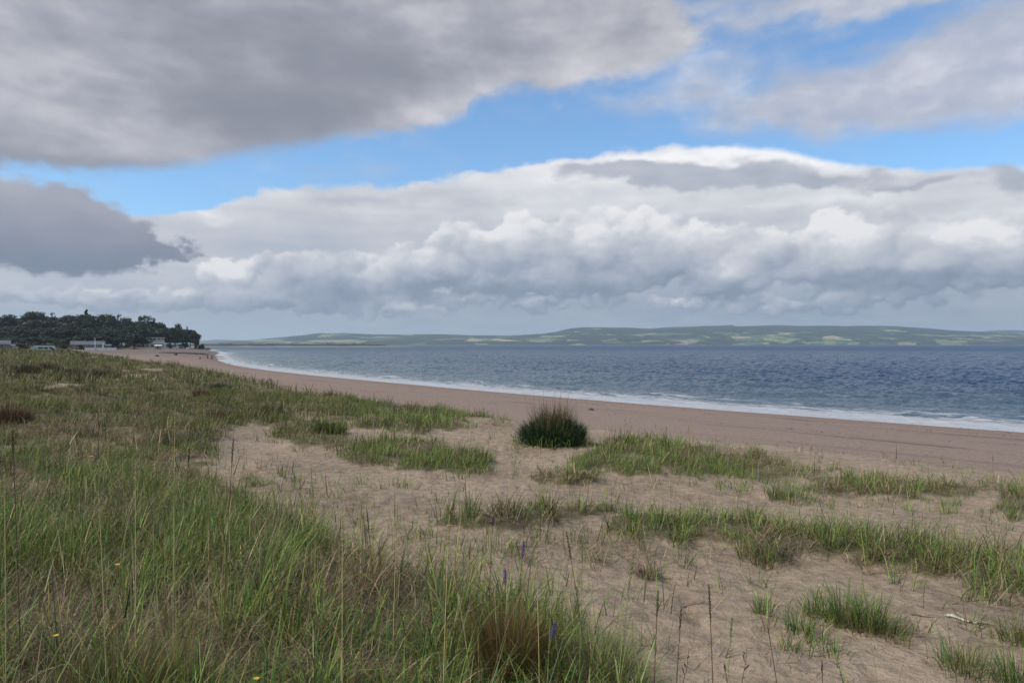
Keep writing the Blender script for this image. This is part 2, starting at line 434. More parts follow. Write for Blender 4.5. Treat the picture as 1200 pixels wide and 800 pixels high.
# ------------------------------------------------------------------ where the grass grows (patches first found in the photograph, then fixed on the ground)
PATCH = [  # centre px, py, radius x, y, density
 (300, 478, 60, 20, .9), (366, 508, 48, 15, 1), (330, 496, 40, 8, .8), (250, 455, 70, 26, .95), (330, 462, 70, 10, .8), (440, 472, 110, 11, 1), (400, 484, 60, 9, .9), (560, 482, 66, 10, 1), (500, 488, 66, 9, .8), (480, 499, 84, 8, .95), (360, 470, 60, 12, .9),
 (430, 535, 40, 11, 1), (520, 545, 66, 13, 1), (470, 524, 60, 9, .85), (370, 518, 44, 9, .8), (560, 552, 30, 8, .6), (590, 497, 24, 6, .5),
 (665, 562, 42, 9, 1), (700, 545, 40, 10, .9), (745, 552, 26, 8, .9), (745, 526, 46, 11, 1), (800, 533, 50, 12, 1), (845, 546, 84, 15, .95), (720, 538, 60, 10, .7), (905, 556, 60, 10, .7), (960, 552, 30, 7, .5),
 (1000, 572, 66, 12, 1), (1060, 575, 60, 11, .85), (1120, 576, 50, 9, .7), (1190, 590, 24, 22, .9), (915, 583, 24, 7, .8), (870, 570, 40, 8, .35), (1110, 596, 30, 10, .45), (1040, 592, 40, 8, .4), (965, 588, 30, 8, .35), (1150, 572, 30, 8, .6),
 (545, 612, 34, 10, 1), (600, 612, 46, 12, .95), (660, 603, 60, 11, .8), (690, 598, 40, 8, .9), (760, 620, 60, 18, .85), (800, 622, 60, 17, 1), (860, 624, 70, 18, 1), (930, 632, 64, 17, 1), (990, 642, 66, 16, 1), (1050, 652, 66, 16, 1), (1110, 662, 66, 18, .95), (1180, 680, 60, 26, .9), (1240, 690, 60, 30, .8),
 (640, 640, 60, 16, .35), (720, 648, 70, 16, .38), (900, 652, 34, 12, .9), (760, 672, 20, 7, .5), (830, 655, 50, 10, .3), (1180, 715, 60, 20, .3), (1080, 700, 60, 16, .16),
 (380, 605, 80, 24, .36), (440, 575, 60, 14, .2), (310, 570, 60, 18, .45), (470, 620, 60, 20, .28), (540, 660, 50, 16, .25), (620, 660, 60, 16, .2),
 (640, 575, 40, 8, .14), (560, 640, 60, 20, .16), (700, 690, 60, 26, .12), (940, 740, 60, 24, .16), (820, 770, 70, 24, .12)]
BX = [(-400, 478), (150, 530), (240, 548), (300, 588), (360, 622), (420, 645), (500, 674), (560, 698), (620, 720), (680, 742), (730, 768), (770, 830), (800, 1200)]

def density(x, y, z=None):
    """0..1 cover of grass roots at ground points"""
    x = np.asarray(x, float); y = np.asarray(y, float)
    z = zbase(x, y) if z is None else z
    px, py = to_px(x, y, z)
    n = fbm(x / 1.4, y / 1.9, 101, 3); n2 = vnoise(x / .42, y / .5, 105)
    D = np.zeros(x.shape)
    wx = (vnoise(px / 26, py / 9, 111) - .5) * 26; wy = (vnoise(px / 26, py / 9, 115) - .5) * 11
    for (cx, cy, rx, ry, dd) in PATCH:
        q = ((px + wx - cx) / rx) ** 2 + ((py + wy - cy) / ry) ** 2
        D = np.maximum(D, dd * ss(1.35 - q, 0, 1.0))
    # the near left mound
    bl = np.interp(px, [b[0] for b in BX], [b[1] for b in BX])
    near = ss(py + wy * 1.6 - bl, -6, 22) * (px < 800)
    gap = np.exp(-((px - 18) / 50) ** 2 - ((py - 560) / 30) ** 2)
    near = near * (1 - gap)
    # the far left field
    f_edge = np.interp(py, [404, 412, 420, 430, 440, 455, 480, 500, 530, 560], [200, 150, 215, 262, 320, 330, 320, 285, 250, 235])
    far = ss(f_edge - px + wx, -10, 16) * ss(n, .30, .40)
    far = np.maximum(far, .6 * ss(f_edge - px + wx, -10, 16)) * (1 - .85 * ss(fbm(x / 3.1, y / 5, 131, 3), .66, .72))
    gap2 = np.exp(-((px - 208) / 22) ** 2 - ((py - 470) / 7) ** 2) + np.exp(-((px - 160) / 20) ** 2 - ((py - 441) / 3) ** 2)
    far = far * (1 - ss(gap2, .35, .7))
    D = np.maximum(D, np.maximum(near * .97, far))
    # outside the frame of the photograph
    outd = ss(n, .45, .6) * .8
    off = (px > 1230) | (y < .5)
    D = np.where(off & (x > 0), outd, D)
    D = np.where(y < 1.0, np.where(x < .8, .95, outd), D)
    e, _ = poly_sd(x, y, EDGE)
    D = D * ss(e + (n - .5) * 3, -.3, 1.0)
    sprig = .05 * ss(e, .6, 2.5)
    return np.clip(np.maximum(D * (.55 + .6 * n2), sprig), 0, 1)

# ------------------------------------------------------------------ ground sheet
def ugrid(lo, hi, a, n):
    u = np.linspace(math.asinh(lo / a), math.asinh(hi / a), n)
    return np.sinh(u) * a
gx = ugrid(-6000, 400, 1.6, 900); gy = ugrid(-40, 3200, 3.2, 760)
GX, GY = np.meshgrid(gx, gy)
GZ = zground(GX, GY)
DD = density(GX, GY, GZ)
_sm = DD.copy()
for _ in range(3):
    _sm[1:-1, 1:-1] = (_sm[:-2, 1:-1] + _sm[2:, 1:-1] + _sm[1:-1, :-2] + _sm[1:-1, 2:] + 2 * _sm[1:-1, 1:-1]) / 6
GZ = GZ + .07 * ss(_sm, .15, .95) * (GY < 60)
_r, _c2 = GX.shape
_i = (np.arange(_r - 1)[:, None] * _c2 + np.arange(_c2 - 1)[None, :]).ravel()
q = np.stack([_i, _i + 1, _i + 1 + _c2, _i + _c2], 1)
dsh, arc = poly_sd(GX, GY, SHORE); deg_, _ = poly_sd(GX, GY, EDGE)
far_keep = (dsh.ravel()[q].max(1) > -160)
q = q[far_keep]

m, t, b, o = material('sand_and_turf')
tcn = t.node('ShaderNodeTexCoord'); pos = t.out(tcn, 3)
veg = t.attr('veg'); dshore = t.attr('dshore'); dedge = t.attr('dedge')
n1 = t.noise(pos, .35, 5, .6); n2 = t.noise(pos, 7.0, 6, .62); n3 = t.noise(pos, 60.0, 3, .6)
px_, py_, pz_ = t.sep(pos)
dune = t.mix((n1 * .4 + n2 * .6).ss(.36, .64), (.190, .145, .104), (.322, .254, .186))
beach = t.mix(n2.ss(.3, .7), (.185, .136, .110), (.262, .200, .165))
streaks = t.noise(t.vec(px_ * .22 + py_ * .25, px_ * .9 + py_ * .8, 0), 1.0, 6, .6)
beach = t.mix(streaks.ss(.52, .66) * .45, beach, (.145, .098, .078))
sand = t.mix((dedge + n1 * 3.0).ss(-.6, 2.4), beach, dune)
wet = (1.0 - (dshore + (n1 - .5) * 2.4).ss(.25, 2.1))
sand = t.mix(wet * .8, sand, (.085, .062, .052))
wet2 = (1.0 - (dshore + (streaks - .5) * 10.0).ss(3.0, 9.0)) * .35
sand = t.mix(wet2, sand, (.15, .108, .09))
str2 = t.noise(t.vec(dshore * .55, (px_ - py_) * .035, 6), 1.0, 6, .7)
sand = t.mix((str2 - .585).ss(0, .03) * (1.0 - dedge.ss(-2, 0)) * dshore.ss(2, 5) * .55, sand, (.075, .055, .045))
specks = t.voro(pos, 26.0, 0, .5, out=0)
litn = t.noise(pos, 3.1, 3, .6)
sand = t.mix((.17 - specks).ss(0, .05) * litn.ss(.44, .6) * dedge.ss(0, 2) * .75, sand, (.060, .043, .030))
turf_c = t.mix(n2.ss(.38, .62), (.060, .052, .026), (.135, .105, .058))
turf_c = t.mix(n1.ss(.42, .6) * .6, turf_c, (.045, .060, .022))
vm = (veg + (n2 - .5) * .5).ss(.28, .72)
yfar = py_.ss(30, 90)
col = t.mix(vm * .9, sand, turf_c)
dwood = t.mix(n2.ss(.3, .7), (.035, .045, .015), (.06, .065, .028))
col = t.mix(pz_.ss(4.5, 6.5), col, dwood)
flat_ = (py_ + (n1 - .5) * 120.0).ss(170, 300) * (1.0 - dedge.ss(-6, 0)) * (1.0 - vm)
col = t.mix(flat_ * .8, col, (.125, .098, .090))
t.set(b, 'Base Color', col)
t.set(b, 'Roughness', wet.ss(0, 1, .92, .38)); b.inputs['Specular IOR Level'].default_value = .25
rip = t.noise(t.vec(px_ * 2.0, py_ * 9.0, 0), 1.0, 3, .5)
hgt = n2 * .05 + n3 * .010 + rip * .012 + t.noise(pos, 22.0, 4, .65) * .02
t.set(b, 'Normal', t.bump(hgt * wet.ss(0, 1, 1.0, .12), 1.0, 1.0))
ground = np_mesh('ground', np.stack([GX, GY, GZ], -1).reshape(-1, 3), quads=q, mat=m, smooth=True,
                 attrs={'veg': DD, 'dshore': dsh, 'dedge': deg_})
tag(ground, 'pinkish sand and dune ground sloping from the grassy dunes down to the beach', 'ground', kind='structure')

# ------------------------------------------------------------------ the firth
# a fan of rows that follows the surf and widens to the horizon
wa = np.linspace(R(-64), R(62), 900)
wr = np.concatenate([np.geomspace(22, 900, 760), np.geomspace(915, 14000, 50)])
WA, WR = np.meshgrid(wa, wr)
WX = WR * np.sin(WA); WY = WR * np.cos(WA)
wd, warc = poly_sd(WX, WY, SHORE)
rw = np.random.default_rng(3)
WZ = np.zeros(WX.shape)
PH = [(fbm(WX / 22, WY / 22, 60 + j, 2) - .5) * 14 for j in range(5)]
for k in range(46):
    lam = 1.1 * 1.075 ** k * (.9 + .2 * rw.random())
    th = R(-60) + rw.normal() * .55            # running towards the beach
    amp = .0190 * lam ** .36
    ph = rw.random() * 6.28
    kx, ky = math.sin(th) * 6.283 / lam, -math.cos(th) * 6.283 / lam
    gate = 1 - ss(WR, 80 * lam ** .9, 170 * lam ** .9)
    s_ = np.sin(kx * WX + ky * WY + ph + PH[k % 5] / max(lam, 1.0) ** .5 * 1.3)
    WZ += amp * gate * (1 - 2 * np.abs(s_ * .5) ** .75)
off = -wd
WZ *= .25 + .75 * ss(off, 2, 16)
# small breakers parallel to the beach
for (o0, h_, w_, seed) in ((4.2, .10, .5, 1), (7.5, .17, .8, 2), (11.5, .26, 1.0, 3), (17.5, .20, 1.3, 4), (24, .14, 1.6, 5)):
    oc = o0 + (fbm(warc / 16, warc * 0, 70 + seed, 3) - .5) * 4.5
    g_ = ss(vnoise(warc / 9, warc * 0 + seed, 80 + seed), .46, .72)
    dxx = off - oc
    WZ += h_ * g_ * np.where(dxx < 0, np.exp(-(dxx / (w_ * .45)) ** 2), np.exp(-(dxx / (w_ * 1.4)) ** 2))
WZ *= 1 - ss(WR, 780, 890)
_r, _c2 = WX.shape
_i = (np.arange(_r - 1)[:, None] * _c2 + np.arange(_c2 - 1)[None, :]).ravel()
q = np.stack([_i, _i + 1, _i + 1 + _c2, _i + _c2], 1)
q = q[wd.ravel()[q].min(1) < 6]
m, t, b, o = material('sea_water')
tcn = t.node('ShaderNodeTexCoord'); pos = t.out(tcn, 3); px_, py_, pz_ = t.sep(pos)
dsw = t.attr('dshore') * -1.0; arcw = t.attr('arc')
dist = (px_ * px_ + py_ * py_).m('SQRT')
bigp = t.noise(t.vec(px_ * .004, py_ * .0022, 0), 1.0, 4, .55)
deep_shaded = t.mix(bigp.ss(.35, .65), (.004, .027, .076), (.010, .046, .092))
shal_lit = t.mix(bigp.ss(.35, .65), (.085, .125, .145), (.135, .170, .180))
leftw = ((px_ / dist.max(1.0)) + (bigp - .5) * .9).ss(-.36, .22)  # darker to the right: deeper water, and cloud shadow painted into the colour
body = t.mix(((dsw).ss(6, 60) * .55 + leftw * .45), shal_lit, deep_shaded)
# foam
fp = t.vec(arcw * .22, dsw * .9, 0)
fn = t.noise(fp, 1.0, 7, .68, dist=.6)
fnf = t.noise(t.vec(arcw * 1.1, dsw * 3.4, 3), 1.0, 5, .6)
lace = (fn * .65 + fnf * .35)
band = (1.0 - dsw.ss(.0, 4.5)) * .66 + (1.0 - dsw.ss(3.0, 15.0)) * .75
foam = (lace + band * .33 - .66).ss(.0, .16)
farsh = (arcw).ss(380, 560) * (1.0 - dsw.ss(6, 60)) * .16
caps = (t.noise(t.vec(px_ * .10, py_ * .30, 7), 1.0, 6, .7) - .735).ss(0, .03) * .5
foam = (foam + (lace + farsh - .70).ss(0, .2) * .8).clamp().max(caps)
t.set(b, 'Base Color', t.mix(foam * .85, body, (.42, .44, .47)))
t.set(b, 'Roughness', foam.ss(0, 1, .20, .75) + dist.ss(100, 900) * .2); b.inputs['IOR'].default_value = 1.333; b.inputs['Specular IOR Level'].default_value = .30
w1 = t.noise(t.vec(px_ * .9, py_ * 1.5, 0), 1.0, 5, .6, dist=.4); w2 = t.noise(t.vec(px_ * 3.5, py_ * 6, 4), 1.0, 4, .6)
w3 = t.noise(t.vec(px_ * .16, py_ * .30, 9), 1.0, 5, .6)
wh = w1 * .26 + w2 * .05 + w3 * .85
t.set(b, 'Normal', t.bump(wh, 1.0, 1.0))
water = np_mesh('water', np.stack([WX, WY, WZ], -1).reshape(-1, 3), quads=q, mat=m, smooth=True, attrs={'dshore': wd, 'arc': warc})
tag(water, 'choppy blue firth with white surf along the beach', 'water', kind='structure')

# ------------------------------------------------------------------ far shore
def ridge_mesh(name, prof, d0, d1, nx, ny, mat, seed, rough=1.0, flat=0.0):
    """a range of hills: crest heights seen in the photograph, its own depth, distance and thickness"""
    xs = np.linspace(prof[0][0], prof[-1][0], nx)
    ytop = np.interp(xs, [p[0] for p in prof], [p[1] for p in prof])
    a = np.arctan((xs - 600) / F)
    v = np.linspace(0, 1.5, ny)
    A, V = np.meshgrid(a, v); YT = np.meshgrid(ytop, v)[0]
    D = d0 + (d1 - d0) * V                     # distance along the view
    X = D * np.tan(A); Y = D
    Hc = np.maximum((HOR - YT) / F * d1 + EYE, 0)
    fold = fbm(X / 900, Y / 700, seed, 5) - .5
    prof_v = np.where(V < 1, ss(V, -.25, 1.02) ** .9, 1 - (V - 1) * .9)
    base = .10 * ss(V, 0, .08)
    Z = Hc * np.clip(prof_v * (1 + fold * .75 * rough * np.sin(np.clip(V, 0, 1) * np.pi)) + base * (1 - V), 0, 1.02)
    Z = np.where(V <= 0, -2, Z)
    i = (np.arange(ny - 1)[:, None] * nx + np.arange(nx - 1)[None, :]).ravel()
    qq = np.stack([i, i + 1, i + 1 + nx, i + nx], 1)
    return np_mesh(name, np.stack([X, Y, Z], -1).reshape(-1, 3), quads=qq, mat=mat, smooth=True)

m, t, b, o = material('far_fields_and_woods')
tcn = t.node('ShaderNodeTexCoord'); pos = t.out(tcn, 3); px_, py_, pz_ = t.sep(pos)
warp = t.noise(pos, .0012, 3, .5)
fv = t.vec(px_ * .0058 + warp * 1.2, py_ * .0022 + pz_ * .014 + warp * .8, 0)
cell = t.voro(fv, 1.0, 0, .5, out=1)
cr, cg, cb = t.sep(cell)
fld = t.mix(cr.ss(.2, .8), (.080, .135, .055), (.205, .260, .115))
fld = t.mix((cg - .8).ss(0, .08), fld, (.36, .33, .19))
wood = t.mix(t.noise(pos, .02, 4, .6).ss(.3, .7), (.009, .020, .012), (.018, .032, .016))
wn = t.noise(t.vec(px_ * .0022, pz_ * .020 + py_ * .0010, 4), 1.0, 7, .66)
wm = (wn + cb * .16 + pz_.ss(60, 190) * .16 - .545).ss(-.02, .02)
colh = t.mix(wm, fld, wood)
cliff = (t.noise(t.vec(px_ * .0018, pz_ * .01, 9), 1, 5, .6) - .58).ss(0, .05) * (1.0 - pz_.ss(20, 60))
colh = t.mix(cliff * .7, colh, (.40, .36, .29))
moor = t.mix(warp.ss(.4, .6), (.045, .055, .035), (.075, .07, .045))
colh = t.mix(pz_.ss(130, 190) * .7, colh, moor)
hedge = t.node('ShaderNodeTexVoronoi', voronoi_dimensions='3D', feature='DISTANCE_TO_EDGE'); t.set(hedge, 'Vector', fv)
colh = t.mix((.05 - t.out(hedge, 0)).ss(0, .03) * .8, colh, (.02, .035, .018))
t.set(b, 'Base Color', colh); b.inputs['Roughness'].default_value = .95; b.inputs['Specular IOR Level'].default_value = .1
MH = m
PROF = [(225, 402.6), (262, 400.5), (303, 397.5), (330, 395.5), (345, 394), (374, 391), (403, 390), (437, 391.7), (470, 392), (512, 391.7), (553, 393), (595, 393), (622, 392), (637, 391), (670, 386), (699, 384), (742, 384), (762, 385), (783, 383.2), (830, 382.2), (858, 381.8), (862, 383.2), (867, 383.3), (908, 382), (950, 382.3), (992, 382.5), (1054, 382.6), (1090, 385), (1117, 387.5), (1158, 389.3), (1200, 391), (1260, 393), (1420, 397)]
hills = ridge_mesh('hills', PROF, 6000, 7600, 1100, 70, MH, 5)
tag(hills, 'long green ridge of fields, woods and cliffs across the water', 'hills', kind='structure')
PROF2 = [(140, 401), (225, 399.6), (240, 399), (252, 397.6), (275, 398.4), (300, 399), (330, 400), (380, 401.5), (420, 402.6)]
m2 = simple('far_moor', (.05, .06, .045), var=.4, scale=.002)
h2 = ridge_mesh('hills', PROF2, 9000, 10500, 160, 16, m2, 9); tag(h2, 'low blue hills far behind the wooded point', 'hills', kind='structure')
PROF3 = [(1130, 391), (1158, 387.6), (1175, 386.8), (1190, 387.2), (1212, 386.6), (1260, 388), (1350, 390)]
h3 = ridge_mesh('hills', PROF3, 9000, 10500, 120, 16, MH, 14); tag(h3, 'pale hill showing behind the right end of the far ridge', 'hills', kind='structure')
# the low dark spit
m3 = simple('spit_scrub', (.022, .032, .022), var=.4, scale=.02)
sx = np.linspace(190, 468, 500); v = np.linspace(0, 1, 9)
Dsp = 1900
SXX, SV = np.meshgrid(sx, v)
ht = (4.2 + 2.2 * fbm(sx / 2.2, sx * 0, 91, 3) + 1.6 * ss(vnoise(sx / 11, sx * 0, 92), .5, .7)) * ss(468 - sx, 0, 30) * np.where(sx > 470, 1, 1)
ht = np.where(sx < 330, ht * 1.05, ht)
SZ = np.sin(SV * np.pi) ** .35 * ht[None, :] - .2
SY = Dsp + (SV - .5) * 120; SX_ = SY * (SXX - 600) / F
i = (np.arange(8)[:, None] * 500 + np.arange(499)[None, :]).ravel()
sp = np_mesh('spit', np.stack([SX_, SY, SZ], -1).reshape(-1, 3), quads=np.stack([i, i + 1, i + 501, i + 500], 1), mat=m3, smooth=True)
tag(sp, 'low dark wooded spit lying on the water', 'spit', kind='structure')
mb_ = simple('pale_sandbar', (.34, .33, .30), var=.15, scale=.05)
SZ2 = np.sin(SV * np.pi) ** .5 * (.9 * ss(480 - sx, 0, 60) * (.5 + vnoise(sx / 20, sx * 0, 95)))[None, :] - .1
SY2 = 1500 + (SV - .5) * 60; SX2 = SY2 * (SXX - 600 + 20) / F
sb = np_mesh('sandbank', np.stack([SX2, SY2, SZ2], -1).reshape(-1, 3), quads=np.stack([i, i + 1, i + 501, i + 500], 1), mat=mb_, smooth=True)
tag(sb, 'thin pale sandbank before the dark spit', 'sandbank', kind='structure')

# ------------------------------------------------------------------ air
bm = bmesh.new(); bmesh.ops.create_cube(bm, size=1)
me = bpy.data.meshes.new('haze')
for vv_ in bm.verts:
    vv_.co.x = -7500 if vv_.co.x < 0 else 12500; vv_.co.y = -120 if vv_.co.y < 0 else 15500; vv_.co.z = -16 if vv_.co.z < 0 else 330
bm.to_mesh(me); bm.free()
hz = link(bpy.data.objects.new('haze', me)); tag(hz, 'pale sea haze over the firth', 'haze', kind='stuff')
mh = bpy.data.materials.new('haze_air'); mh.use_nodes = True; mh.node_tree.nodes.clear()
ho = mh.node_tree.nodes.new('ShaderNodeOutputMaterial'); hv_ = mh.node_tree.nodes.new('ShaderNodeVolumePrincipled')
hv_.inputs['Color'].default_value = (.68, .84, 1, 1); hv_.inputs['Density'].default_value = 9.5e-5; hv_.inputs['Anisotropy'].default_value = .2
mh.node_tree.links.new(hv_.outputs[0], ho.inputs['Volume']); me.materials.append(mh)
# ------------------------------------------------------------------ grass
def leaf_material(name, transl=.25, rough=.55):
    m, t, b, o = material(name)
    c = t.attr('Col', 0)
    n = t.noise(t.out(t.node('ShaderNodeTexCoord'), 3), 40.0, 2, .5)
    c = t.mix(1.0, c, t.mix(n.ss(.3, .7), (.8, .8, .8), (1.2, 1.2, 1.2)), 'MULTIPLY')
    t.set(b, 'Base Color', c); b.inputs['Roughness'].default_value = rough; b.inputs['Specular IOR Level'].default_value = .35
    tr = t.node('ShaderNodeBsdfTranslucent'); t.set(tr, 'Color', c)
    mx = t.node('ShaderNodeMixShader'); mx.inputs[0].default_value = transl
    t.nt.links.new(b.outputs[0], mx.inputs[1]); t.nt.links.new(tr.outputs[0], mx.inputs[2]); t.nt.links.new(mx.outputs[0], o.inputs[0])
    return m
M_LEAF = leaf_material('grass_blade')
M_STRAW = leaf_material('dry_straw', .12, .7)

def blades(base, length, width, head, lean, curl, col, levels=4, twist=None, rg=rng):
    """N blades as ribbons. base (N,3); head = direction they lean to; lean at the foot and extra curl towards the tip (radians)."""
    N = len(base)
    dx, dy = np.cos(head), np.sin(head)
    wa_ = head + np.pi / 2 + (rg.normal(0, .7, N) if twist is None else twist)
    wx, wy = np.cos(wa_), np.sin(wa_)
    P = [base]; cur = base.copy()
    for k in range(1, levels + 1):
        tt = (k - .5) / levels
        ang = lean + curl * tt ** 1.3
        st = length / levels
        cur = cur + np.stack([dx * np.sin(ang) * st, dy * np.sin(ang) * st, np.cos(ang) * st], 1)
        P.append(cur)
    V = []; C = []
    for k in range(levels):
        f = (k / levels)
        w = width * (1 - f) ** .55 * .5 if k else width * .42
        off_ = np.stack([wx * w, wy * w, np.zeros(N)], 1)
        V += [P[k] - off_, P[k] + off_]
        c = col * (1 + .18 * (f - .3)); C += [c, c]
    V.append(P[levels]); C.append(col * 1.1)
    nv = 2 * levels + 1
    VV = np.stack(V, 1).reshape(-1, 3); CC = np.clip(np.stack(C, 1).reshape(-1, 3), 0, 1)
    b0 = np.arange(N)[:, None] * nv
    quads = np.concatenate([b0 + np.array([2 * k, 2 * k + 1, 2 * k + 3, 2 * k + 2])[None, :] for k in range(levels - 1)], 0)
    tris = b0 + np.array([nv - 3, nv - 2, nv - 1])[None, :]
    return VV, quads, tris, CC

def join(parts):
    V, Q, T, C = [], [], [], []; o_ = 0
    for v, q_, t_, c in parts:
        V.append(v); Q.append(q_ + o_); T.append(t_ + o_); C.append(c); o_ += len(v)
    return np.concatenate(V), np.concatenate(Q), np.concatenate(T), np.concatenate(C)

GREEN = np.array([(.095, .160, .028), (.070, .145, .028), (.150, .215, .038), (.040, .090, .026), (.185, .195, .045), (.125, .120, .028)])
DRY = np.array([(.33, .255, .135), (.42, .33, .19), (.22, .155, .085), (.19, .115, .065), (.27, .22, .16)])
RUST = np.array([(.150, .095, .040), (.190, .120, .050), (.115, .085, .035), (.130, .110, .045)])
def pick(pal, n, rg=rng, jit=.26):
    c = pal[rg.integers(0, len(pal), n)]
    return np.clip(c * (1 + rg.normal(0, jit, (n, 1))) * (1 + rg.normal(0, .05, (n, 3))), .005, .8)

def zfast_factory():
    """bilinear look-up of the built ground sheet"""
    def f(x, y):
        ux = (np.arcsinh(x / 1.6) - math.asinh(-6000 / 1.6)) / (math.asinh(400 / 1.6) - math.asinh(-6000 / 1.6)) * (len(gx) - 1)
        uy = (np.arcsinh(y / 3.2) - math.asinh(-40 / 3.2)) / (math.asinh(3200 / 3.2) - math.asinh(-40 / 3.2)) * (len(gy) - 1)
        ux = np.clip(ux, 0, len(gx) - 1.001); uy = np.clip(uy, 0, len(gy) - 1.001)
        ix = ux.astype(int); iy = uy.astype(int); fx = ux - ix; fy = uy - iy
        L = lambda G: (G[iy, ix] * (1 - fx) + G[iy, ix + 1] * fx) * (1 - fy) + (G[iy + 1, ix] * (1 - fx) + G[iy + 1, ix + 1] * fx) * fy
        return L(GZ), L(DD)
    return f
gnd = zfast_factory()
def gz(x, y): return float(gnd(np.array([x]), np.array([y]))[0][0])

def atg(px, py, lift=0.0):
    """ground point under a pixel, on the built sheet"""
    x = (px - 600) / F * _dep
    z = gnd(x, _dep)[0]; k = int(np.argmax(z >= EYE - (py - HOR) / F * _dep))
    return Vector((float(x[k]), float(_dep[k]), float(z[k]) + lift))

def scatter(y0, y1, dens, side=(-.80, .80), pw=1.0, extra=0.0):
    """tuft centres kept by the cover of the ground; dens per square metre"""
    A = (side[1] - side[0]) * .5 * (y1 ** 2 - y0 ** 2)
    n = int(A * dens)
    y = np.sqrt(rng.random(n) * (y1 ** 2 - y0 ** 2) + y0 ** 2)
    x = (side[0] + rng.random(n) * (side[1] - side[0])) * y
    z, D = gnd(x, y)
    D = np.clip(D, 0, 1) ** pw
    k = rng.random(n) < D
    return x[k], y[k], z[k], D[k]

DEADP = [(60, 735, 90, 40, 1), (20, 700, 60, 24, .8), (215, 735, 55, 34, 1), (450, 722, 70, 20, .9), (400, 700, 40, 12, .7), (330, 800, 60, 26, .9), (250, 790, 50, 22, .9), (430, 800, 40, 26, .9), (90, 540, 40, 14, .9), (70, 505, 60, 12, .7),
         (20, 590, 50, 16, .9), (300, 690, 30, 10, .7), (520, 745, 30, 12, .8), (130, 620, 40, 16, .6), (40, 640, 40, 14, .5), (215, 560, 40, 14, .5), (280, 620, 30, 12, .5), (600, 625, 40, 5, .6), (860, 655, 60, 6, .8), (700, 650, 60, 10, .5), (360, 515, 40, 4, .8), (470, 470, 30, 5, .6), (190, 510, 40, 8, .6), (120, 470, 50, 6, .6)]
def deadness(x, y):
    px, py = to_px(x, y, gnd(x, y)[0])
    wx = (vnoise(x / .35, y / .5, 511) - .5) * 60; wy = (vnoise(x / .35, y / .5, 512) - .5) * 30
    d = np.zeros(len(x))
    for (cx, cy, rx, ry, w_) in DEADP:
        d = np.maximum(d, w_ * ss(1.3 - ((px + wx - cx) / rx) ** 2 - ((py + wy - cy) / ry) ** 2, 0, .8))
    return np.maximum(d, .8 * ss(fbm(x / .9, y / 1.3, 521, 3), .56, .68))
def tuft_field(xs, ys, zs, Ds, nb, rad, h, w, levels, spread=.5, curl=.8, dry=.22, droop=1.0):
    dd_ = deadness(xs, ys); keep_ = rng.random(len(xs)) > dd_ * .72
    xs, ys, zs, Ds, dd_ = xs[keep_], ys[keep_], zs[keep_], Ds[keep_], dd_[keep_]
    N = len(xs)
    tone = fbm(xs / 1.5, ys / 2.2, 201, 3)          # greener or drier stretches
    tone2 = vnoise(xs / .5, ys / .7, 211)
    th = (.45 + .8 * rng.random(N) ** 1.2) * (.75 + .6 * vnoise(xs / 1.3, ys / 1.7, 231)) * (.78 + .5 * Ds)
    cnt = np.maximum(3, (nb * (.45 + .8 * rng.random(N)) * (.5 + .6 * Ds)).astype(int))
    idx = np.repeat(np.arange(N), cnt); M = len(idx)
    r = rad * np.sqrt(rng.random(M)) * (.6 + .8 * rng.random(N))[idx]; a = rng.random(M) * 2 * np.pi
    bx = xs[idx] + r * np.cos(a); by = ys[idx] + r * np.sin(a)
    bz = gnd(bx, by)[0] - .015
    head = a + rng.normal(0, .8, M)
    wind = R(20)
    hx = np.cos(head) + .35 * math.cos(wind); hy = np.sin(head) + .35 * math.sin(wind); head = np.arctan2(hy, hx)
    L = h * th[idx] * (.55 + .6 * rng.random(M))
    W_ = w * (.6 + .7 * rng.random(M))
    lean = np.abs(rng.normal(0, spread, M)) * (.35 + r / rad * .7)
    cu = np.abs(rng.normal(0, curl, M)) * droop
    gsel = (tone * 1.3 + tone2 * .5 + rng.normal(0, .14, N)) - dd_ * .5
    c = pick(GREEN, M) * (.86 + .28 * rng.random(N))[idx][:, None]
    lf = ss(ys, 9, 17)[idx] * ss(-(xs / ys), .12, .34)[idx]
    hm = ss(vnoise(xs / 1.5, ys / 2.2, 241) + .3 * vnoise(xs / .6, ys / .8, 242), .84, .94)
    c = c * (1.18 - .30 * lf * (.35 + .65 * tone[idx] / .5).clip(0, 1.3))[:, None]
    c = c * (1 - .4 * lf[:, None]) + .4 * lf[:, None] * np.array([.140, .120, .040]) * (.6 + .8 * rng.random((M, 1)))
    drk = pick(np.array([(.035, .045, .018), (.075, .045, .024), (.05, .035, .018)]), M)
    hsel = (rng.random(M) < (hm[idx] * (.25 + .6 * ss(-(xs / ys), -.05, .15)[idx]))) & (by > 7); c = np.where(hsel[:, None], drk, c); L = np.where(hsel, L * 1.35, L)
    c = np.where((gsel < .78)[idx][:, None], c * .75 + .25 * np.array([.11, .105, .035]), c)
    isd = (~hsel) & (rng.random(M) < np.clip(dry + .10 + (.90 - gsel[idx]) * 1.6, .08, .9))
    dc = pick(DRY, M) * .9
    rust = rng.random(N) < .12
    dc = np.where(rust[idx][:, None], pick(RUST, M), dc)
    c = np.where(isd[:, None], dc, c)
    lean = np.where(isd, lean * 1.5 + .15, lean); L = np.where(isd, L * .82, L)
    return blades(np.stack([bx, by, bz], 1), L, W_, head, lean, cu, c, levels)

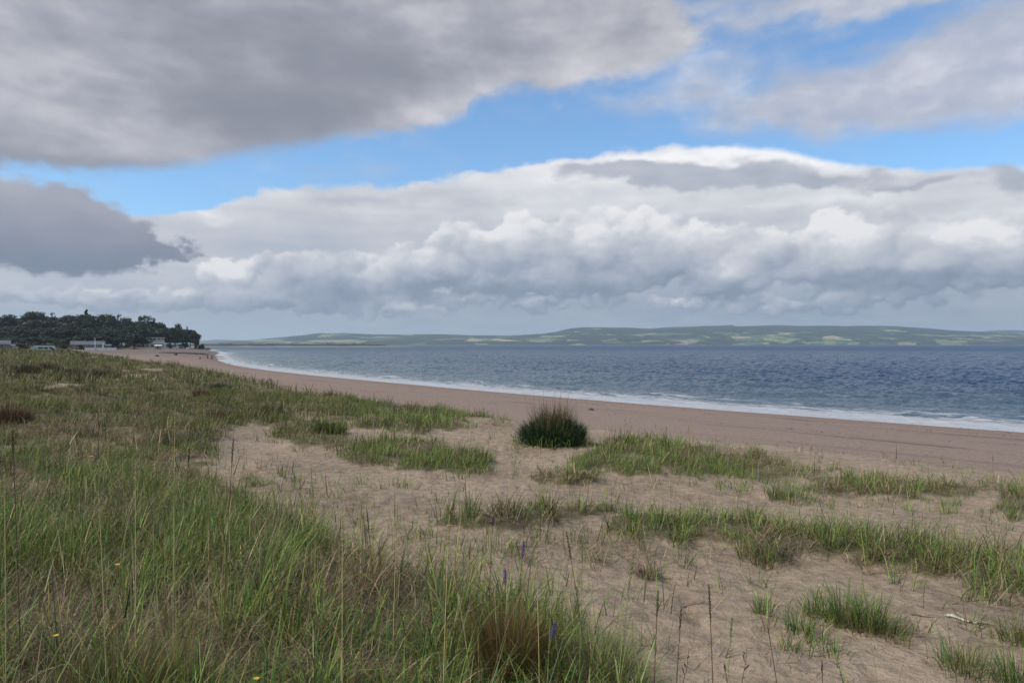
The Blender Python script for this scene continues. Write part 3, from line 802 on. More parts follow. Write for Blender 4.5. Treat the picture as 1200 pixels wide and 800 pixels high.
def thatch_field(n_src, y0, y1, dens, L, w):
    """dead stems lying about over each other"""
    x, y, z, D = scatter(y0, y1, dens, pw=1.3)
    k = rng.random(len(x)) < np.clip(deadness(x, y) + .14, 0, 1)
    x, y, z = x[k], y[k], z[k]; M = len(x)
    base = np.stack([x, y, z + rng.random(M) * .11], 1)
    return blades(base, L * (.5 + rng.random(M)), w * (.6 + .7 * rng.random(M)), rng.random(M) * 6.283, rng.uniform(.75, 1.55, M), rng.normal(.1, .5, M), pick(DRY, M) * rng.uniform(.30, .95, (M, 1)), 3)

def spikes_field(y0, y1, dens, h, w, headw, pw=2.0):
    """flowering stems: thin stem with a slim seed head"""
    x, y, z, D = scatter(y0, y1, dens, pw=pw)
    M = len(x)
    head = rng.random(M) * 6.283; L = h * rng.uniform(.6, 1.25, M)
    lean = np.abs(rng.normal(0, .16, M)); cu = np.abs(rng.normal(0, .22, M))
    col = np.where((rng.random(M) < .45)[:, None], pick(np.array([(.34, .28, .13), (.42, .34, .18), (.28, .17, .09)]), M), pick(np.array([(.20, .22, .08), (.27, .27, .11)]), M))
    b1 = blades(np.stack([x, y, z], 1), L, np.full(M, w), head, lean, cu, col, 3)
    # seed head along the top quarter
    tt = .74
    px_ = x.copy(); py2 = y.copy(); pz2 = z.copy()
    for k in range(3):
        ang = lean + cu * ((k + .5) / 3) ** 1.3; st = L / 3 * (1 if k < 2 else .25)
        px_ += np.cos(head) * np.sin(ang) * st; py2 += np.sin(head) * np.sin(ang) * st; pz2 += np.cos(ang) * st
    b2 = blades(np.stack([px_, py2, pz2], 1), L * .28, np.full(M, headw), head, lean + cu * .7, cu * .5, col * .85, 3)
    return join([b1, b2])

def grass_object(name, parts, label, mat=M_LEAF):
    v, q_, t_, c = join(parts)
    o_ = np_mesh(name, v, quads=q_, tris=t_, mat=mat, color=c)
    tag(o_, label, 'grass', kind='stuff')
    return o_

KG = 1.0
near = []
x, y, z, D = scatter(.9, 3.4, 95 * KG, (-1.1, .95)); near.append(tuft_field(x, y, z, D, 24, .085, .34, .0066, 5, curl=1.3, dry=.2))
x, y, z, D = scatter(3.4, 7.5, 95 * KG, (-.85, .8)); near.append(tuft_field(x, y, z, D, 24, .085, .37, .0068, 4, curl=1.25, dry=.2))
near.append(spikes_field(3.0, 9.5, 27, .66, .0038, .0095))
grass_object('dune_grass', near, 'green marram grass with straw coloured blades on the near dune')
near2 = [thatch_field(0, 1.5, 4.6, 2600, .19, .0034), thatch_field(0, 4.6, 8, 1300, .22, .0046), thatch_field(0, 8, 16, 240, .26, .0075)]
grass_object('dead_grass', near2, 'brown dead stems lying matted between the green blades', M_STRAW)
mid = []
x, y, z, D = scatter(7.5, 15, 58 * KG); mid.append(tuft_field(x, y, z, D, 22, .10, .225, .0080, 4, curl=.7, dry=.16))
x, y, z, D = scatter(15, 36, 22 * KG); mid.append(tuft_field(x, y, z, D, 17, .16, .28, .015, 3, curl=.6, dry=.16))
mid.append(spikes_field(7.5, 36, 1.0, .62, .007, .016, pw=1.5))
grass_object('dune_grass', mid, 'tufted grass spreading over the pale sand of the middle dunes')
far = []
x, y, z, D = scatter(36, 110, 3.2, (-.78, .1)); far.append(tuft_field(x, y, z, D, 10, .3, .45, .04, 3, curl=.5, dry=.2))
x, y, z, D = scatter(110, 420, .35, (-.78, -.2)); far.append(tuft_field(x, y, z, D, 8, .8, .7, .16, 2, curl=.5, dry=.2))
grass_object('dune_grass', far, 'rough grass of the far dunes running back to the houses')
# fallen bits of stem and root on the sand
x, y, z, D = scatter(2.2, 16, 95, (-.5, .85), pw=0.0)
k = (D < 5) & (gnd(x, y)[1] < .5) & (rng.random(len(x)) < ss(fbm(x / 1.2, y / 1.2, 401, 3), .40, .62) * .9 + .05) & (poly_sd(x, y, EDGE)[0] > .5)
x, y, z = x[k], y[k], z[k]; M = len(x)
lit = blades(np.stack([x, y, z + .006], 1), rng.uniform(.03, .16, M), rng.uniform(.003, .007, M), rng.random(M) * 6.283, rng.uniform(1.35, 1.6, M), rng.normal(0, .12, M), pick(np.array([(.10, .065, .04), (.16, .11, .07), (.06, .042, .03), (.25, .2, .14)]), M), 3)
grass_object('plant_litter', [lit], 'bits of dry stem and root scattered over the sand', M_STRAW)
# dry wrack and pebbles on the beach
x = rng.uniform(-14, 30, 42000); y = rng.uniform(12, 70, 42000)
dS = poly_sd(x, y, SHORE)[0]; dE = poly_sd(x, y, EDGE)[0]
k = (dE < -2.0) & (dS > 2) & (rng.random(len(x)) < (ss(fbm(x / 2.5 + y / 3.2, dS / .9, 421, 3), .56, .70) * .12 + .003 + .95 * np.exp(-((dS - 8.5 - 2.2 * fbm(x / 4, y / 4, 431, 2)) / .18) ** 2) * ss(vnoise(x / 3, y / 3, 433), .3, .6) + .7 * np.exp(-((dS - 15 - 3 * fbm(x / 5, y / 5, 437, 2)) / .3) ** 2) * ss(vnoise(x / 4, y / 4, 439), .4, .7)))
x, y = x[k], y[k]; z = gnd(x, y)[0]; M = len(x)
wr_ = blades(np.stack([x, y, z + .01], 1), rng.uniform(.05, .20, M), rng.uniform(.03, .08, M), rng.random(M) * 6.283, rng.uniform(1.3, 1.5, M), rng.normal(0, .05, M), pick(np.array([(.035, .025, .02), (.06, .045, .035), (.11, .085, .07)]), M), 3)
wo_ = grass_object('seaweed', [wr_], 'thin dark line of dried seaweed and pebbles on the beach', M_STRAW); wo_['category'] = 'seaweed'
# ------------------------------------------------------------------ single tussocks, stems, flowers
def local_blades(n, rad, h, w, pal, seed, levels=4, spread=.5, curl=.8, flat=1.0, rg=None, dome=0.0, stiff=0.0):
    rg = np.random.default_rng(seed)
    r = rad * np.sqrt(rg.random(n)); a = rg.random(n) * 2 * np.pi
    base = np.stack([r * np.cos(a), r * np.sin(a) * flat, np.full(n, -.02)], 1)
    head = a + rg.normal(0, .5, n)
    q_ = r / rad
    L = h * (.5 + .5 * rg.random(n) ** .7) * (1 - dome * q_)
    lean = np.abs(rg.normal(0, spread, n)) * (.25 + q_ * .8); cu = np.abs(rg.normal(0, curl, n)) * (1 - stiff)
    c = pick(np.array(pal), n, rg)
    return blades(base, L, w * (.6 + .7 * rg.random(n)), head, lean, cu, c, levels, rg=rg)

def drop_to_ground(o, v):
    """settle blade feet of a local mesh on the sloping sand round its base"""
    return v

def tussock(px, py, specs, label, name='grass_tussock', cat='grass tussock', group=None, mat=None, lift=0.0):
    p = atg(px, py)
    parts = [local_blades(*s[:5], seed=int(px * 7 + k), **s[5]) for k, s in enumerate(specs)]
    v, q_, t_, c = join(parts)
    gz_ = gnd(v[:, 0] + p.x, v[:, 1] + p.y)[0] - p.z
    v = v.copy(); v[:, 2] += gz_ * np.exp(-v[:, 2].clip(0) * 2)
    o_ = np_mesh(name, v, quads=q_, tris=t_, mat=mat or M_LEAF, color=c); o_.location = p
    tag(o_, label, cat, group); return o_

DKG = [(.022, .050, .022), (.030, .062, .028), (.018, .038, .018), (.05, .075, .03)]
OLV = [(.15, .13, .045), (.12, .12, .04), (.18, .14, .06), (.10, .11, .035)]
RUS = [(.11, .065, .025), (.15, .095, .035), (.085, .06, .024), (.22, .15, .06)]
DRD = [(.12, .06, .04), (.09, .05, .03), (.14, .085, .045)]
GRY = [(.16, .12, .10), (.11, .085, .07), (.20, .16, .13)]
BRG = [tuple(v) for v in GREEN[:4]]
def S_(n, rad, h, w, pal, **k): return (n, rad, h, w, pal, k)

# the big dark one on the dune edge
big = tussock(648, 519, [S_(3000, .66, .95, .018, DKG, spread=.42, curl=.9, dome=.45, levels=4, flat=.8), S_(900, .62, .95, .016, [(.12, .16, .06), (.20, .20, .09), (.08, .13, .05)], spread=.5, curl=1.1, dome=.4, flat=.8), S_(480, .34, 1.16, .013, [(.18, .12, .06), (.09, .08, .04), (.05, .07, .03)], spread=.22, curl=.35, dome=.1), S_(500, .9, .42, .015, BRG, spread=.8, curl=1.0, dome=.2)],
        'large dark green tussock standing alone on the sand at the dune edge', name='marram_tussock')
st = local_blades(60, .5, 1.55, .010, [(.16, .11, .06), (.22, .16, .09)], seed=5, spread=.14, curl=.2)
o_ = np_mesh('seed_stems', st[0], quads=st[1], tris=st[2], mat=M_STRAW, color=st[3], parent=big)

tussock(598, 792, [S_(2300, .165, .46, .0028, RUS, spread=.40, curl=.45, dome=.1, levels=4), S_(800, .20, .38, .003, OLV, spread=.6, curl=.6)],
        'fine leaved rusty brown tussock on the near dune below the purple flower spikes', name='fescue_tussock')
tussock(690, 800, [S_(1300, .22, .36, .0035, [(.12, .17, .05), (.16, .19, .07), (.22, .20, .09)], spread=.6, curl=.7)],
        'yellow green tussock spilling over the sand right of the rusty tussock', name='fescue_tussock')
tussock(150, 850, [S_(2200, .20, .44, .0030, OLV, spread=.35, curl=.5, levels=4), S_(500, .2, .4, .003, RUS, spread=.5, curl=.6)],
        'upright olive brown tussock at the bottom left of the foreground', name='fescue_tussock')
FARG = 'dark rusty tussocks on the far left dune'
for (px, py, r_, h_, lab) in [(30, 436, .9, .9, 'dark tussock on the far left dune, first from the left edge'), (57, 434, .8, .9, 'dark tussock on the far left dune just right of the first one'),
        (80, 440, .8, .8, 'reddish tussock on the far left dune below the white motorhome'), (97, 442, 1.0, .9, 'broad dark reddish tussock right of centre among those on the far left dune'),
        (123, 442, .9, .9, 'dark rusty tussock on the far left dune, rightmost of its row')]:
    tussock(px, py, [S_(420, r_, h_, .035, DRD + DKG[:2], spread=.4, curl=.6, dome=.3, levels=3)], lab, group=FARG)
tussock(8, 496, [S_(1500, .42, .55, .011, DRD + [(.06, .05, .025)], spread=.5, curl=.7, dome=.3)], 'dark brown tussock cut by the left edge of the picture')
tussock(262, 488, [S_(1100, .40, .38, .012, GRY + DRD, spread=.8, curl=1.2, dome=.3)], 'grey brown dead tussock sprawling at the left of the open sand')
tussock(237, 466, [S_(700, .32, .48, .016, DRD + [(.16, .08, .05)], spread=.35, curl=.5, dome=.2, levels=3)], 'small reddish brown tussock behind the dead grey one')
tussock(258, 458, [S_(800, .45, .58, .02, DKG + [(.07, .045, .03)], spread=.35, curl=.5, dome=.3, levels=3)], 'dark brown green tussock nearest the beach among the left dune clumps')
tussock(386, 506, [S_(900, .36, .42, .012, BRG + DRD, spread=.5, curl=.7, dome=.2)], 'green and brown tussock at the left end of the middle grass clump')
tussock(306, 484, [S_(800, .4, .40, .014, DRD + OLV, spread=.5, curl=.6, dome=.2)], 'dull brown tussock on the ridge left of the open sand')
# lone tufts in the right foreground
def tuft(px, py, n, r_, h_, lab, pal=None, dead=.25, **k):
    sp = [S_(n, r_, h_, .0055, pal or BRG, spread=.45, curl=.7)]
    if dead: sp.append(S_(int(n * dead) + 6, r_ * 1.5, h_ * .8, .005, [tuple(v) for v in DRY[:4] * .75], spread=1.3, curl=.6))
    tussock(px, py, sp, lab, name='marram_tuft', cat='grass tuft', group='small marram tufts on the right foreground sand')
tuft(988, 732, 162, 0.112, 0.416, 'tall dark green tuft on the right foreground sand, left one of the two tallest')
tuft(1018, 738, 198, 0.128, 0.351, 'bright green tuft on the right foreground sand, right one of the two tallest', dead=.9)
tuft(958, 722, 90, 0.096, 0.286, 'thin tuft just left of the two tallest ones')
tuft(893, 718, 61, 0.064, 0.247, 'green tuft at the left end of the right foreground group')
tuft(936, 742, 79, 0.080, 0.234, 'stubby tuft low on the left of the two tallest ones')
tuft(926, 760, 54, 0.080, 0.156, 'small flattened green tuft below the stubby one')
tuft(1045, 745, 90, 0.128, 0.221, 'straggling tuft right of the bright green one', dead=1.0)
tuft(975, 768, 46, 0.080, 0.156, 'low sprig between the flattened tuft and the bottom edge')
tuft(1132, 786, 234, 0.160, 0.221, 'yellow green tuft on bare sand below the driftwood stick', pal=[(.16, .17, .05), (.12, .15, .05), (.2, .18, .08)])
tuft(1193, 752, 162, 0.128, 0.260, 'yellowish tuft at the right edge level with the driftwood stick', pal=[(.15, .16, .05), (.11, .14, .05)])
tuft(1192, 803, 126, 0.096, 0.312, 'dark green tuft in the bottom right corner')
tuft(896, 655, 260, .24, .20, 'dull brown tuft under the green strip in the middle of the right dune', pal=[(.13, .11, .05), (.09, .10, .04), (.17, .12, .07), (.08, .06, .04)], dead=.6)
tuft(757, 674, 150, .10, .14, 'small brown tuft alone on the sand right of the purple flowers', pal=[(.15, .11, .06), (.11, .09, .045)], dead=.4)
tuft(925, 585, 216, 0.320, 0.442, 'green tuft on the sand between the two grassy strips', pal=BRG)

# ---- tall flowering stems with seed heads
def tube(pts, rad, n=6):
    """tapered tube through points -> verts, quads"""
    V = []; Q = []
    pts = [Vector(p) for p in pts]
    for i, p in enumerate(pts):
        d = (pts[min(i + 1, len(pts) - 1)] - pts[max(i - 1, 0)]).normalized()
        u = d.orthogonal().normalized(); w_ = d.cross(u)
        for k in range(n):
            a = 2 * math.pi * k / n; V.append(p + (u * math.cos(a) + w_ * math.sin(a)) * rad[i])
    for i in range(len(pts) - 1):
        for k in range(n):
            Q.append((i * n + k, i * n + (k + 1) % n, (i + 1) * n + (k + 1) % n, (i + 1) * n + k))
    return [tuple(v) for v in V], Q
def mesh_of(name, V, Q, mat, parent=None, smooth=True):
    me = bpy.data.meshes.new(name); me.from_pydata(V, [], Q); me.materials.append(mat)
    if smooth: me.polygons.foreach_set('use_smooth', [True] * len(me.polygons))
    return link(bpy.data.objects.new(name, me), parent)
M_ST_Y = simple('stem_straw', (.44, .35, .17), .6, var=.2, scale=30)
M_ST_G = simple('stem_green', (.20, .26, .08), .6, var=.2, scale=30)
M_ST_B = simple('stem_brown', (.10, .065, .04), .7, var=.3, scale=30)
M_HD_Y = simple('seed_head_straw', (.40, .30, .14), .8, var=.35, scale=90)
M_HD_G = simple('seed_head_green', (.15, .18, .07), .8, var=.3, scale=90)
M_HD_D = simple('seed_head_dark', (.055, .038, .028), .8, var=.4, scale=90)
def stem(px_top, py_top, px_bot, dist, kind_, label, headlen=.13, headw=.0055, bend=.0, group='tall flowering grass stems in the foreground', hp=None):
    """a stem whose tip and foot were read off the photograph, standing at its own distance"""
    sm, hm = {'y': (M_ST_Y, M_HD_Y), 'g': (M_ST_G, M_HD_G), 'b': (M_ST_B, M_HD_D)}[kind_]
    tipx = (px_top - 600) / F * dist; tipz = EYE - (py_top - HOR) / F * dist
    bx = (px_bot - 600) / F * dist; by = dist + random.uniform(-.06, .06); bz = gz(bx, by)
    root = empty('flowering_grass', (bx, by, bz)); tag(root, label, 'grass stem', group)
    H = tipz - bz; dx = tipx - bx; dy = random.uniform(-.05, .05)
    P = []
    for k in range(15):
        f = k / 14
        P.append(Vector((dx * f ** 1.5 + bend * math.sin(f * math.pi) , dy * f, -.02 + (H + .02) * f)))
    rr = [.0027 - .0012 * k / 14 for k in range(15)]
    V, Q = tube(P, rr, 5); mesh_of('stem', V, Q, sm, root)
    # spikelets packed along the top
    rg_ = random.Random(int(px_top * 13 + py_top)); V = []; Q = []
    n = int(headlen / .0032)
    for k in range(n):
        f = 1 - headlen / H * (1 - k / n); p = Vector((dx * f ** 1.5 + bend * math.sin(f * math.pi), dy * f, H * f))
        a = k * 2.4; env = math.sin(math.pi * min(1, (k / n) * .92 + .08)) ** .5
        o_d = Vector((math.cos(a), math.sin(a), 0)); L = .011 * (.8 + .5 * rg_.random())
        c = p + o_d * headw * .42 * env; tip = p + o_d * headw * env + Vector((0, 0, L)); s_ = o_d.cross(Vector((0, 0, 1))) * .0016
        b_ = len(V); V += [tuple(c), tuple(c + s_ + Vector((0, 0, L * .45))), tuple(tip), tuple(c - s_ + Vector((0, 0, L * .45))), tuple(p + o_d * headw * 1.15 * env + Vector((0, 0, L * .5)))]
        Q += [(b_, b_ + 1, b_ + 4), (b_ + 1, b_ + 2, b_ + 4), (b_ + 2, b_ + 3, b_ + 4), (b_ + 3, b_, b_ + 4)]
    mesh_of('seed_head', V, Q, hm, root, smooth=False)
    if kind_ != 'b' or rg_.random() < .4:
        for (hf, az_, le, cu_) in ((.7, rg_.random() * 6, .12, .5), (.5, rg_.random() * 6, .25, .8), (.35, 2., .5, .9)):
            v, q_, t_, c = blades(np.zeros((1, 3)), np.array([H * hf]), np.full(1, .0045), np.array([az_]), np.array([le]), np.array([cu_]), pick(GREEN, 1), 5)
            np_mesh('leaf', v, quads=q_, tris=t_, mat=M_LEAF, color=c, parent=root)
    return root
stem(405, 592, 403, 3.35, 'y', 'tall golden stem rising over the near grass left of centre, tallest of the straw stems', headlen=.20)
stem(431, 597, 441, 4.3, 'b', 'dark brown leaning stem beside the tallest golden stem', headlen=.12)
stem(466, 594, 461, 4.1, 'y', 'straw stem with a thick seed head standing against the sand left of centre', headlen=.17, headw=.0065)
stem(528, 600, 520, 3.3, 'y', 'long pale yellow stem just left of the rusty tussock', headlen=.15)
stem(628, 642, 632, 3.5, 'y', 'straw stem with a slim head rising from the right side of the rusty tussock', headlen=.12)
stem(647, 668, 640, 3.6, 'g', 'short green stem beside the rusty tussock', headlen=.10)
stem(664, 625, 690, 3.55, 'b', 'brown stem leaning left that crosses another stem above the yellow green tussock', headlen=.13)
stem(681, 628, 678, 3.7, 'g', 'upright green stem crossed by the leaning brown stem', headlen=.12)
stem(745, 655, 722, 3.3, 'g', 'green stem leaning right against the bare sand right of the tussocks', headlen=.17)
stem(771, 691, 765, 3.25, 'b', 'slender dark stem on the sand, left one of the pair before the bare sand', headlen=.13)
stem(799, 713, 792, 3.2, 'b', 'shorter dark stem, right one of the pair before the bare sand', headlen=.10)
stem(832, 686, 840, 3.1, 'b', 'black headed stem with a green blade beside it, rising in front of the bare sand', headlen=.16)
stem(851, 714, 842, 3.1, 'g', 'short curved green blade like stem touching the black headed stem', headlen=.10)
stem(900, 735, 920, 3.05, 'b', 'bare brown stem leaning left at the bottom right of centre', headlen=.03, headw=.002)
stem(959, 771, 960, 3.1, 'b', 'stump of a dark stem at the bottom edge below the marram tufts', headlen=.05)
stem(205, 478, 202, 4.0, 'y', 'curved straw stem standing up from the left grass in the middle distance', headlen=.16)
stem(277, 512, 262, 3.9, 'b', 'dark leaning stem at the right side of the left grass', headlen=.14)
stem(211, 482, 213, 3.8, 'g', 'pale green stem with a seed head beside the curved straw stem', headlen=.15)
stem(12, 504, 22, 3.4, 'b', 'dark stem near the left edge leaning over the small sandy gap', headlen=.12)
stem(8, 548, 12, 3.3, 'y', 'pale stem close to the left edge of the picture', headlen=.14)
stem(120, 575, 128, 3.2, 'y', 'yellow stem in the middle of the left foreground grass', headlen=.14)
stem(152, 540, 155, 3.6, 'y', 'pale stem rising behind the yellow one in the left foreground grass', headlen=.13)
# ---- purple flower spikes
M_PUR = simple('purple_petals', (.075, .030, .22), .7, var=.35, scale=120)
M_DPU = simple('faded_petals', (.035, .020, .055), .8, var=.35, scale=120)
def flower(px, py, pb, dist, L, mat, label, bend=.0, tilt=0.0):
    tipx = (px - 600) / F * dist; tipz = EYE - (py - HOR) / F * dist; bx = (pb - 600) / F * dist; bz = gz(bx, dist)
    root = empty('wildflower', (bx, dist, bz)); tag(root, label, 'wildflower', 'purple flower spikes among the near grass')
    H = tipz - bz; dx = tipx - bx
    f_ = lambda f: Vector((dx * f ** 2 + bend * math.sin(f * math.pi), 0, H * f))
    V, Q = tube([f_(k / 12) for k in range(13)], [.0022 - .0008 * k / 12 for k in range(13)], 5); mesh_of('stem', V, Q, M_ST_B, root)
    rg_ = random.Random(int(px)); V = []; Q = []; n = int(L / .0013)
    for k in range(n):
        f = 1 - L / H * (1 - k / n); p = f_(f); a = k * 2.4; env = (math.sin(math.pi * min(1, .12 + .86 * k / n)) ** .7) * .0085
        d = Vector((math.cos(a), math.sin(a), .5)); s_ = Vector((-math.sin(a), math.cos(a), 0)) * .003
        b_ = len(V); q0 = p + d * env
        V += [tuple(p), tuple(q0 + s_), tuple(q0 + d * .005 + Vector((0, 0, rg_.random() * .004))), tuple(q0 - s_)]; Q.append((b_, b_ + 1, b_ + 2, b_ + 3))
    mesh_of('flower_spike', V, Q, mat, root, smooth=False)
    for (hf, az_) in ((.15, .3), (.3, 2.4), (.45, 4.6)):
        v, q_, t_, c = blades(np.array([[0, 0, H * hf]]), np.full(1, .07), np.full(1, .008), np.array([az_]), np.full(1, .7), np.full(1, .5), pick(GREEN, 1) * .6, 4)
        np_mesh('leaf', v, quads=q_, tris=t_, mat=M_LEAF, color=c, parent=root)
flower(614, 634, 605, 3.7, .085, M_PUR, 'highest purple flower spike, standing clear against the sand')
flower(592, 667, 592, 3.6, .075, M_PUR, 'purple flower spike on the top of the rusty tussock')
flower(651, 729, 634, 3.3, .075, M_PUR, 'lower purple flower spike leaning right over the rusty tussock')
flower(578, 605, 573, 4.2, .055, M_DPU, 'dark withered flower spike, farthest left of the purple ones')
flower(612, 800, 610, 2.9, .06, M_DPU, 'withered purple spike at the bottom edge under the rusty tussock')
# ---- yellow flowers in the grass
M_YEL = simple('yellow_petals', (.55, .33, .03), .6, var=.2, scale=60)
def yflower(px, py, dist, label):
    x = (px - 600) / F * dist; zt = EYE - (py - HOR) / F * dist; zb_ = gz(x, dist)
    root = empty('yellow_flower', (x, dist, zb_)); tag(root, label, 'wildflower', 'small yellow flowers in the left grass')
    H = max(zt - zb_, .06)
    V, Q = tube([(0, 0, 0), (.004, 0, H * .5), (0, 0, H)], [.0015, .0012, .001], 5); mesh_of('stem', V, Q, M_ST_G, root)
    V = []; Q = []
    for k in range(11):
        a = k * .571; d = Vector((math.cos(a), math.sin(a), .25)); s_ = Vector((-math.sin(a), math.cos(a), 0)) * .0028; b_ = len(V); c = Vector((0, 0, H))
        V += [tuple(c), tuple(c + d * .008 + s_), tuple(c + d * .013), tuple(c + d * .008 - s_)]; Q.append((b_, b_ + 1, b_ + 2, b_ + 3))
    mesh_of('petals', V, Q, M_YEL, root)
yflower(138, 661, 3.3, 'yellow flower in the middle of the left foreground grass'); yflower(107, 535, 3.9, 'yellow flower highest up in the left grass')
yflower(66, 744, 2.95, 'yellow flower low in the left foreground'); yflower(301, 794, 2.9, 'yellow flower at the bottom edge left of centre')
# ---- sticks
M_DRIFT = simple('weathered_wood', (.42, .40, .37), .85, var=.35, scale=45)
M_BARK = simple('dark_bark', (.05, .035, .028), .9, var=.4, scale=45)
M_TWIG = simple('brown_twig', (.09, .06, .04), .9, var=.3, scale=45)
a_ = atg(1106, 722); c_ = atg(1160, 734)
root = empty('driftwood_stick', a_); tag(root, 'short grey driftwood stick with black bark patches lying on the sand', 'driftwood')
d_ = c_ - a_; n_ = 14; P = []; rr = []
for k in range(n_):
    f = k / (n_ - 1); p = d_ * f; zz = gz(a_.x + p.x, a_.y + p.y) - a_.z
    P.append(Vector((p.x, p.y + .006 * math.sin(f * 7), zz + .012 + .004 * math.sin(f * 9)))); rr.append((.010 - .007 * f) * (1 + .2 * math.sin(k * 2.3)))
rr[0] = .004
V, Q = tube(P, rr, 8); mesh_of('branch', V, Q, M_DRIFT, root)
V, Q = tube([P[0] + Vector((.03, .01, .002)), P[3] + Vector((0, 0, .014)), P[4] + Vector((-.01, .012, .02))], [.003, .003, .001], 5); mesh_of('side_twig', V, Q, M_DRIFT, root)
for (i0, i1) in ((7, 8), (9, 13)):
    V, Q = tube([P[k] + Vector((0, 0, .001)) for k in range(i0, i1 + 1)], [rr[k] * 1.12 + .0006 for k in range(i0, i1 + 1)], 8); mesh_of('bark_patch', V, Q, M_BARK, root)
def twig(x0, y0, x1, y1, r_, lab, m=M_TWIG):
    a = atg(x0, y0); c = atg(x1, y1); P = []
    for k in range(9):
        f = k / 8; x = a.x + (c.x - a.x) * f; y = a.y + (c.y - a.y) * f + .01 * math.sin(f * 8)
        P.append(Vector((x - a.x, y - a.y, gz(x, y) - a.z + r_ * .8)))
    V, Q = tube(P, [r_ * (1.1 - .7 * k / 8) for k in range(9)], 6); o_ = mesh_of('twig', V, Q, m); o_.location = a
    tag(o_, lab, 'twig')
twig(1068, 721, 1094, 724, .005, 'brown twig on the sand just left of the grey driftwood stick')
twig(1115, 708, 1170, 703, .002, 'thin dark root lying above the driftwood stick')
twig(800, 712, 826, 706, .003, 'thin twig lying on the bare sand behind the black headed stem')
# forked dead weed stalks at the lower right
def weed(px, py, pb, dist, lab):
    tipx = (px - 600) / F * dist; tz = EYE - (py - HOR) / F * dist; bx = (pb - 600) / F * dist; bz = gz(bx, dist)
    root = empty('dead_weed', (bx, dist, bz)); tag(root, lab, 'dead weed'); H = tz - bz; dx = tipx - bx
    V, Q = tube([(dx * (k / 8) ** 1.3 + .006 * math.sin(k * 1.9), 0, H * k / 8) for k in range(9)], [.0025 - .0015 * k / 8 for k in range(9)], 5); mesh_of('stem', V, Q, M_TWIG, root)
    rg_ = random.Random(int(px))
    for k in range(9):
        f = .45 + .55 * k / 9; p = Vector((dx * f ** 1.3, 0, H * f)); d = Vector((rg_.uniform(-1, 1), rg_.uniform(-1, 1), .6)).normalized() * .03 * rg_.random()
        v_, q2 = tube([p, p + d, p + d * 1.4], [.001, .0035, .001], 5); mesh_of('seed_pod', v_, q2, M_HD_D, root)
weed(874, 756, 864, 3.1, 'bent dead weed with dark pods behind the bottom edge, right of the black headed stem')
weed(848, 777, 862, 3.0, 'small dead weed leaning left at the bottom edge'); weed(806, 760, 790, 3.0, 'dead weed with a bent tip among the dark stems')
# ------------------------------------------------------------------ box builder for far buildings and vehicles
def boxes_obj(name, L, mat, parent=None, bev=0.0):
    """L: list of (x0,x1,y0,y1,z0,z1)"""
    bm = bmesh.new()
    for (x0, x1, y0, y1, z0, z1) in L:
        r = bmesh.ops.create_cube(bm, size=1)
        for v in r['verts']: v.co = Vector((x0 if v.co.x < 0 else x1, y0 if v.co.y < 0 else y1, z0 if v.co.z < 0 else z1))
    if bev: bmesh.ops.bevel(bm, geom=bm.edges[:], offset=bev, segments=2, affect='EDGES')
    me = bpy.data.meshes.new(name); bm.to_mesh(me); bm.free(); me.materials.append(mat)
    return link(bpy.data.objects.new(name, me), parent)
def prism(name, prof, x0, x1, mat, parent=None, axis='x'):
    """profile in (y,z) pushed along x, or (x,z) pushed along y"""
    bm = bmesh.new(); n = len(prof)
    mk = (lambda s, p: (s, p[0], p[1])) if axis == 'x' else (lambda s, p: (p[0], s, p[1]))
    A = [bm.verts.new(mk(x0, p)) for p in prof]; B = [bm.verts.new(mk(x1, p)) for p in prof]
    bm.faces.new(A); bm.faces.new(B[::-1])
    for i in range(n): bm.faces.new((A[i], B[i], B[(i + 1) % n], A[(i + 1) % n]))
    bmesh.ops.recalc_face_normals(bm, faces=bm.faces)
    me = bpy.data.meshes.new(name); bm.to_mesh(me); bm.free(); me.materials.append(mat)
    return link(bpy.data.objects.new(name, me), parent)
def spot(px, D): 
    x = (px - 600) / F * D
    return Vector((x, D, gz(x, D)))
def face_cam(p): return -math.atan2(p.x, p.y)
M_WHT = simple('white_paint', (.74, .74, .70), .5, var=.08, scale=.6); M_CRM = simple('cream_render', (.56, .50, .42), .8, var=.12, scale=.4)
M_SLT = simple('slate_roof', (.115, .118, .14), .6, var=.25, scale=1.5); M_STN = simple('grey_stone', (.16, .145, .13), .9, var=.3, scale=.9)
M_DRK = simple('dark_glass', (.02, .024, .03), .15, spec=.6, var=.1); M_VAN = simple('pale_green_panel', (.45, .50, .44), .4, var=.08, scale=.8)
M_TYR = simple('tyre_rubber', (.02, .02, .02), .9, var=.2); M_GRYP = simple('grey_paint', (.26, .27, .28), .4, var=.1)
M_RED = simple('dark_red_paint', (.16, .03, .025), .4, var=.1)

